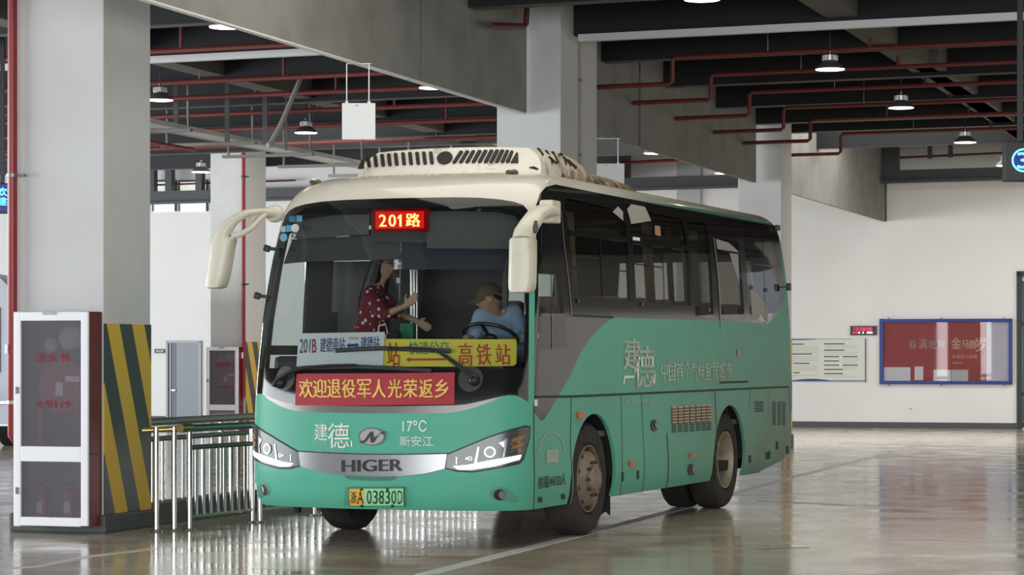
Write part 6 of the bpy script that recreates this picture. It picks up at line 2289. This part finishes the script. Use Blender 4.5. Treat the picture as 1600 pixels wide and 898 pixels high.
def head_mesh(c, R, k=1.0):
    """head about 0.23 m tall; local -y is the face, z up"""
    nu, nv = 36, 26
    vs, fs = [], []
    for i in range(nv + 1):
        t = PI * i / nv
        for j in range(nu):
            a = 2 * PI * j / nu
            x, y, z = math.sin(t) * math.cos(a), math.sin(t) * math.sin(a), math.cos(t)
            X, Y, Z = 0.076 * x, 0.096 * y, 0.118 * z
            if z < 0:
                X *= 1 - 0.30 * (-z) ** 1.5
                Y = Y * (1 - 0.18 * (-z)) - 0.016 * (-z)
            if y < 0:
                g = lambda zc, w_, xw: math.exp(-((Z - zc) / w_) ** 2 - (X / xw) ** 2)
                Y -= 0.026 * g(-0.018, 0.016, 0.011) + 0.014 * g(0.004, 0.022, 0.008)        # nose
                Y -= 0.007 * g(0.030, 0.010, 0.05)                                           # brow
                for s in (-1, 1):
                    Y += 0.010 * math.exp(-((Z - 0.012) / 0.012) ** 2 - ((X - s * 0.031) / 0.014) ** 2)   # eye sockets
                Y -= 0.006 * g(-0.056, 0.008, 0.02) + 0.008 * g(-0.094, 0.014, 0.022)        # lips, chin
            vs.append(R @ Vector((X, Y, Z)) * k + Vector(c))
    for i in range(nv):
        for j in range(nu):
            fs.append((i * nu + j, (i + 1) * nu + j, (i + 1) * nu + (j + 1) % nu, i * nu + (j + 1) % nu))
    out = [(vs, fs)]
    for s in (-1, 1):
        e = MB().ball(Vector(c) + R @ Vector((s * 0.078, 0.012, -0.008)) * k, (0.010 * k, 0.020 * k, 0.032 * k), 10, 8, R)
        out.append((e.v, e.f))
    return out


def face_parts(c, R, parent, k=1.0):
    for s in (-1, 1):
        MB().ball(Vector(c) + R @ Vector((s * 0.031, -0.080, 0.012)) * k, 0.0125 * k, 10, 8).build('eye', mat('eye_white', (0.7, 0.68, 0.64), 0.3), parent, True)
        MB().ball(Vector(c) + R @ Vector((s * 0.031, -0.0895, 0.012)) * k, 0.0055 * k, 8, 6).build('pupil', M_BLACK, parent, True)
        MB().bar(Vector(c) + R @ Vector((s * 0.017, -0.097, 0.033)) * k, Vector(c) + R @ Vector((s * 0.047, -0.084, 0.034)) * k, 0.006, 0.006).build('eyebrow', mat('black_hair', (0.008, 0.007, 0.007), 0.5), parent)
    MB().ball(Vector(c) + R @ Vector((0, -0.094, -0.056)) * k, (0.021 * k, 0.007 * k, 0.007 * k), 12, 6, R).build('lips', mat('lip_skin', (0.30, 0.12, 0.10), 0.45), parent, True)


def hand(wrist, d, side, curl=0.6, k=1.0):
    """palm, four unequal fingers and a thumb; d = direction of the hand, side = direction of the thumb"""
    d, side = Vector(d).normalized(), Vector(side).normalized()
    side = (side - d * side.dot(d)).normalized()
    nrm = d.cross(side)
    wv_ = Vector(wrist)
    ch = []
    ch.append([(wv_, 0.024 * k), (wv_ + d * 0.04 * k + side * 0.012 * k, 0.020 * k), (wv_ + d * 0.085 * k + side * 0.024 * k, 0.014 * k)])
    ch.append([(wv_, 0.024 * k), (wv_ + d * 0.04 * k - side * 0.012 * k, 0.019 * k), (wv_ + d * 0.080 * k - side * 0.024 * k, 0.013 * k)])
    ch.append([(wv_, 0.022 * k), (wv_ + d * 0.085 * k, 0.014 * k)])
    for q, (o, L) in enumerate(((0.029, 0.068), (0.010, 0.076), (-0.010, 0.070), (-0.028, 0.054))):
        b0 = wv_ + d * (0.086 - 0.005 * abs(q - 1)) * k + side * o * k
        a1, a2 = curl * 0.55, curl * 1.1
        d1 = d * math.cos(a1) + nrm * math.sin(a1)
        d2 = d * math.cos(a1 + a2) + nrm * math.sin(a1 + a2)
        d3 = d * math.cos(a1 + 1.6 * a2) + nrm * math.sin(a1 + 1.6 * a2)
        p1 = b0 + d1 * L * 0.45 * k
        p2 = p1 + d2 * L * 0.32 * k
        ch.append([(b0, 0.0092 * k), (p1, 0.0086 * k), (p2, 0.0080 * k), (p2 + d3 * L * 0.23 * k, 0.0070 * k)])
    t0 = wv_ + d * 0.026 * k + side * 0.020 * k
    t1 = t0 + (d * 0.55 + side * 0.75 + nrm * 0.3).normalized() * 0.036 * k
    t2 = t1 + (d * 0.85 + side * 0.35 + nrm * 0.4).normalized() * 0.032 * k
    ch.append([(t0, 0.0135 * k), (t1, 0.0105 * k), (t2, 0.0085 * k)])
    return ch


def axes(face, up=(0, 0, 1)):
    """rotation whose local -y looks along face"""
    y = -Vector(face).normalized()
    x = y.cross(Vector(up)).normalized()
    z = x.cross(y)
    return Matrix((x, y, z)).transposed()


M_SKIN = mat('warm_skin', (0.42, 0.24, 0.16), 0.5)
M_SKIN2 = mat('light_skin', (0.50, 0.31, 0.22), 0.5)
M_HAIR = mat('black_hair', (0.008, 0.007, 0.007), 0.5)
V_ = Vector

# ---- the driver, seated, leaning and looking towards the door side
hipc = V_((0.60, 1.46, 1.40))
drv = thing('person', 'driver in an olive cap and light blue shirt seated at the steering wheel', 'person', b2w((0.60, 1.46, 1.29)), PHS)
DO = V_((0.60, 1.46, 1.29))
D = lambda p: V_(p) - DO
shR, shL = D(fp(803, 488, 1.34)), D(fp(752, 494, 1.12))
neck = D(fp(775, 492, 1.22))
hd = D(fp(765, 467, 1.15))
hip1, hip2 = D((0.70, 1.46, 1.40)), D((0.50, 1.46, 1.40))
elR, elL = D(fp(815, 528, 1.16)), D(fp(741, 522, 1.02))
rimR = D((sc_.x + 0.19, 0.93, 1.66))
rimL = D((sc_.x - 0.20, 0.94, 1.66))
haR, haL = rimR + V_((0.02, 0.075, 0.02)), rimL + V_((0.0, 0.075, 0.02))
kn1, kn2 = D((0.80, 0.98, 1.37)), D((0.42, 0.98, 1.37))
an1, an2 = D((0.80, 0.90, 0.93)), D((0.42, 0.88, 0.93))
Rh = axes((-0.92, -0.30, -0.22))
chest1, chest2 = (shR * 0.62 + neck * 0.38) + V_((0, 0.03, -0.13)), (shL * 0.62 + neck * 0.38) + V_((0, 0.05, -0.13))
body_ch = [[(hip1, 0.105), (chest1, 0.10), (shR, 0.055)], [(hip2, 0.105), (chest2, 0.10), (shL, 0.055)], [(shR, 0.055), (neck, 0.055), (shL, 0.055)], [(neck, 0.052), (hd + Rh @ V_((0, 0.02, -0.07)), 0.05)],
           [(shR, 0.052), (elR, 0.040), (haR, 0.026)], [(shL, 0.052), (elL, 0.040), (haL, 0.026)],
           [(hip1, 0.10), (kn1, 0.062), (an1, 0.04)], [(hip2, 0.10), (kn2, 0.062), (an2, 0.04)]]
body_ch += hand(haR, (-0.1, -0.9, -0.25), (-1, 0, 0.2), 1.1) + hand(haL, (0.1, -0.9, -0.25), (1, 0, 0.2), 1.1)
bd = flesh('body', body_ch, M_SKIN, drv, 0.006, head_mesh(hd, Rh, 1.06))
face_parts(hd, Rh, drv, 1.06)
sh = flesh('shirt', [[(hip1, 0.125), (chest1, 0.122), (shR, 0.072)], [(hip2, 0.125), (chest2, 0.122), (shL, 0.072)], [(shR, 0.072), (neck + V_((0, 0.02, -0.03)), 0.066), (shL, 0.072)],
                     [(hip1, 0.125), (hip2, 0.125)], [(chest1, 0.12), (chest2, 0.12)], [(shR, 0.072), (elR, 0.058), (elR * 0.55 + haR * 0.45, 0.046)], [(shL, 0.072), (elL, 0.058), (elL * 0.55 + haL * 0.45, 0.046)]],
           mat('light_blue_shirt', (0.33, 0.46, 0.66), 0.75, bump=(14, 0.35)), drv, 0.009)
MB().tube([neck + V_((-0.055, -0.055, -0.02)), neck + V_((-0.075, -0.03, 0.03)), neck + V_((0.0, 0.06, 0.05)), neck + V_((0.07, 0.0, 0.02))], [0.018, 0.02, 0.022, 0.018], 10).build('collar', mat('light_blue_shirt', (0.20, 0.33, 0.56)), drv, True)
flesh('trousers', [[(hip1, 0.122), (kn1, 0.078), (an1, 0.058)], [(hip2, 0.122), (kn2, 0.078), (an2, 0.058)], [(hip1, 0.12), (hip2, 0.12)]], mat('dark_trousers', (0.02, 0.022, 0.03), 0.8), drv, 0.010)
for a in (an1, an2):
    flesh('shoe', [[(a + V_((0, 0.03, -0.055)), 0.042), (a + V_((0, -0.10, -0.06)), 0.036), (a + V_((0, -0.15, -0.065)), 0.028)]], M_BLACK, drv, 0.010)
# cap
cp = MB()
nu, nv = 28, 10
vs, fs = [], []
for i in range(nv + 1):
    t = PI * 0.52 * i / nv
    for j in range(nu):
        a = 2 * PI * j / nu
        vs.append(hd + Rh @ V_((0.089 * math.sin(t) * math.cos(a), 0.004 + 0.110 * math.sin(t) * math.sin(a), 0.030 + 0.108 * math.cos(t))))
for i in range(nv):
    for j in range(nu):
        fs.append((i * nu + j, (i + 1) * nu + j, (i + 1) * nu + (j + 1) % nu, i * nu + (j + 1) % nu))
cp.add(vs, fs)
br, bf = [], []
for q in range(13):
    a = PI * (0.08 + 0.84 * q / 12)
    for rr_, dz in ((1.0, 0.0), (1.0, 0.006)):
        pass
    cx, cy = math.cos(a), -math.sin(a)
    br += [hd + Rh @ V_((0.086 * cx, 0.104 * cy, 0.034)), hd + Rh @ V_((0.084 * cx, 0.100 * cy - 0.105 * math.sin(a) ** 1.5, -0.004)), hd + Rh @ V_((0.084 * cx, 0.100 * cy - 0.105 * math.sin(a) ** 1.5, 0.006)), hd + Rh @ V_((0.086 * cx, 0.104 * cy, 0.042))]
for q in range(12):
    for e in range(4):
        bf.append((q * 4 + e, q * 4 + (e + 1) % 4, q * 4 + 4 + (e + 1) % 4, q * 4 + 4 + e))
cp.add(br, bf)
cp.build('cap', mat('olive_brown_cap', (0.115, 0.088, 0.055), 0.85), drv, True)
flesh('hair', [[(hd + Rh @ V_((s * 0.066, 0.050, 0.012)), 0.016), (hd + Rh @ V_((s * 0.050, 0.075, -0.005)), 0.020), (hd + Rh @ V_((0, 0.086, -0.015)), 0.022)] for s in (-1, 1)], M_HAIR, drv, 0.006)
MB().box(hd + Rh @ V_((0.0, -0.085, -0.125)), (0.07, 0.06, 0.12), Rh, 0.02).build('lowered_face_mask', mat('navy_mask', (0.012, 0.016, 0.05), 0.8), drv)

# ---- the woman standing in the doorway side of the aisle
WO = V_((-0.55, 1.24, 0.825))
wom = thing('person', 'woman with long dark hair in a red dotted blouse standing and pointing', 'person', b2w(WO), PHS)
W = lambda p: V_(p) - WO
Wh = axes((0.94, -0.30, -0.12))
hd2 = W(fp(600, 416, 1.26))
nk2 = W(fp(592, 443, 1.28))
s1, s2 = W(fp(577, 460, 1.10)), W(fp(590, 455, 1.42))
e1, w1 = W(fp(600, 492, 1.02)), W(fp(633, 478, 0.98))
e2, w2 = W(fp(620, 488, 1.36)), W(fp(652, 502, 1.28))
hp1, hp2 = W((-0.57, 1.15, 1.66)), W((-0.57, 1.33, 1.66))
k1, k2 = W((-0.50, 1.14, 1.27)), W((-0.56, 1.34, 1.27))
f1, f2 = W((-0.54, 1.13, 0.89)), W((-0.60, 1.35, 0.89))
c1, c2 = s1 * 0.7 + nk2 * 0.3 + V_((0, 0, -0.14)), s2 * 0.7 + nk2 * 0.3 + V_((0, 0, -0.14))
wch = [[(hp1, 0.10), (c1, 0.082), (s1, 0.048)], [(hp2, 0.10), (c2, 0.082), (s2, 0.048)], [(s1, 0.046), (nk2, 0.046), (s2, 0.046)], [(nk2, 0.044), (hd2 + V_((0, 0, -0.08)), 0.043)],
       [(s1, 0.046), (e1, 0.036), (w1, 0.024)], [(s2, 0.046), (e2, 0.036), (w2, 0.024)], [(hp1, 0.098), (k1, 0.058), (f1, 0.036)], [(hp2, 0.098), (k2, 0.058), (f2, 0.036)]]
wch += hand(w1, W(fp(646, 467, 0.97)) - w1, (-0.4, 0, 1), 0.22, 1.05) + hand(w2, W(fp(668, 511, 1.26)) - w2, (0.3, 0, 1), 0.2, 1.05)
flesh('body', wch, M_SKIN2, wom, 0.006, head_mesh(hd2, Wh, 0.96))
face_parts(hd2, Wh, wom, 0.96)
M_BLOUSE = mat('red_dotted_blouse', (0.17, 0.018, 0.03), 0.8)
nt = M_BLOUSE.node_tree
b = nt.nodes['Principled BSDF']
tc = nt.nodes.new('ShaderNodeTexCoord')
vo = nt.nodes.new('ShaderNodeTexVoronoi')
vo.inputs['Scale'].default_value = 19
nt.links.new(tc.outputs['Object'], vo.inputs['Vector'])
lt_ = nt.nodes.new('ShaderNodeMath')
lt_.operation = 'LESS_THAN'
lt_.inputs[1].default_value = 0.27
nt.links.new(vo.outputs['Distance'], lt_.inputs[0])
mx = nt.nodes.new('ShaderNodeMix')
mx.data_type = 'RGBA'
mx.inputs[6].default_value = (0.19, 0.018, 0.035, 1)
mx.inputs[7].default_value = (0.75, 0.68, 0.66, 1)
nt.links.new(lt_.outputs[0], mx.inputs[0])
nt.links.new(mx.outputs[2], b.inputs['Base Color'])
flesh('blouse', [[(hp1, 0.122), (c1, 0.108), (s1, 0.068)], [(hp2, 0.122), (c2, 0.108), (s2, 0.068)], [(s1, 0.066), (nk2 + V_((0, 0, -0.04)), 0.058), (s2, 0.066)], [(hp1, 0.12), (hp2, 0.12)], [(c1, 0.105), (c2, 0.105)],
                 [(s1, 0.068), (e1, 0.062), (e1 * 0.85 + w1 * 0.15, 0.056)], [(s2, 0.066), (e2, 0.058), (e2 * 0.85 + w2 * 0.15, 0.052)]], M_BLOUSE, wom, 0.009)
flesh('trousers', [[(hp1, 0.118), (k1, 0.074), (f1, 0.055)], [(hp2, 0.118), (k2, 0.074), (f2, 0.055)], [(hp1, 0.116), (hp2, 0.116)]], mat('dark_trousers', (0.02, 0.022, 0.03)), wom, 0.010)
for a in (f1, f2):
    flesh('shoe', [[(a + V_((-0.03, 0, -0.035)), 0.034), (a + V_((0.09, -0.02, -0.035)), 0.03), (a + V_((0.14, -0.03, -0.04)), 0.022)]], M_BLACK, wom, 0.010)
flesh('hair', [[(hd2 + Wh @ V_((0, 0.032, 0.035)), 0.092), (hd2 + Wh @ V_((0, 0.055, -0.04)), 0.095), (hd2 + Wh @ V_((0, 0.10, -0.16)), 0.092), (hd2 + Wh @ V_((0, 0.15, -0.30)), 0.080), (hd2 + Wh @ V_((0, 0.19, -0.44)), 0.05)]]
      + [[(hd2 + Wh @ V_((s * 0.055, 0.005, 0.05)), 0.045), (hd2 + Wh @ V_((s * 0.068, 0.015, -0.05)), 0.034), (hd2 + Wh @ V_((s * 0.075, 0.04, -0.18)), 0.036), (hd2 + Wh @ V_((s * 0.07, 0.07, -0.28)), 0.024)] for s in (-1, 1)], M_HAIR, wom, 0.008)
# bag on the dash beside her
bg = thing('tote_bag', 'small dark bag with a green side standing on the dashboard', 'bag', b2w((-0.12, 0.62, 1.53)), PHS)
MB().box((0, 0, 0.10), (0.24, 0.12, 0.20), None, 0.03).build('bag_body', mat('black_bag_fabric', (0.02, 0.022, 0.02), 0.7), bg)
MB().box((0.16, 0.03, 0.14), (0.12, 0.05, 0.26), None, 0.01).build('green_pocket', mat('green_bag_fabric', (0.02, 0.16, 0.09), 0.7), bg)
MB().tube([(-0.07, -0.05, 0.18), (-0.06, -0.05, 0.25), (0.0, -0.05, 0.26), (0.02, -0.05, 0.18)], 0.008, 8).build('handle', mat('pale_handle', (0.6, 0.6, 0.55), 0.6), bg, True)
MB().box((-0.02, -0.062, 0.15), (0.06, 0.004, 0.05)).build('white_tag', M_ALU, bg)
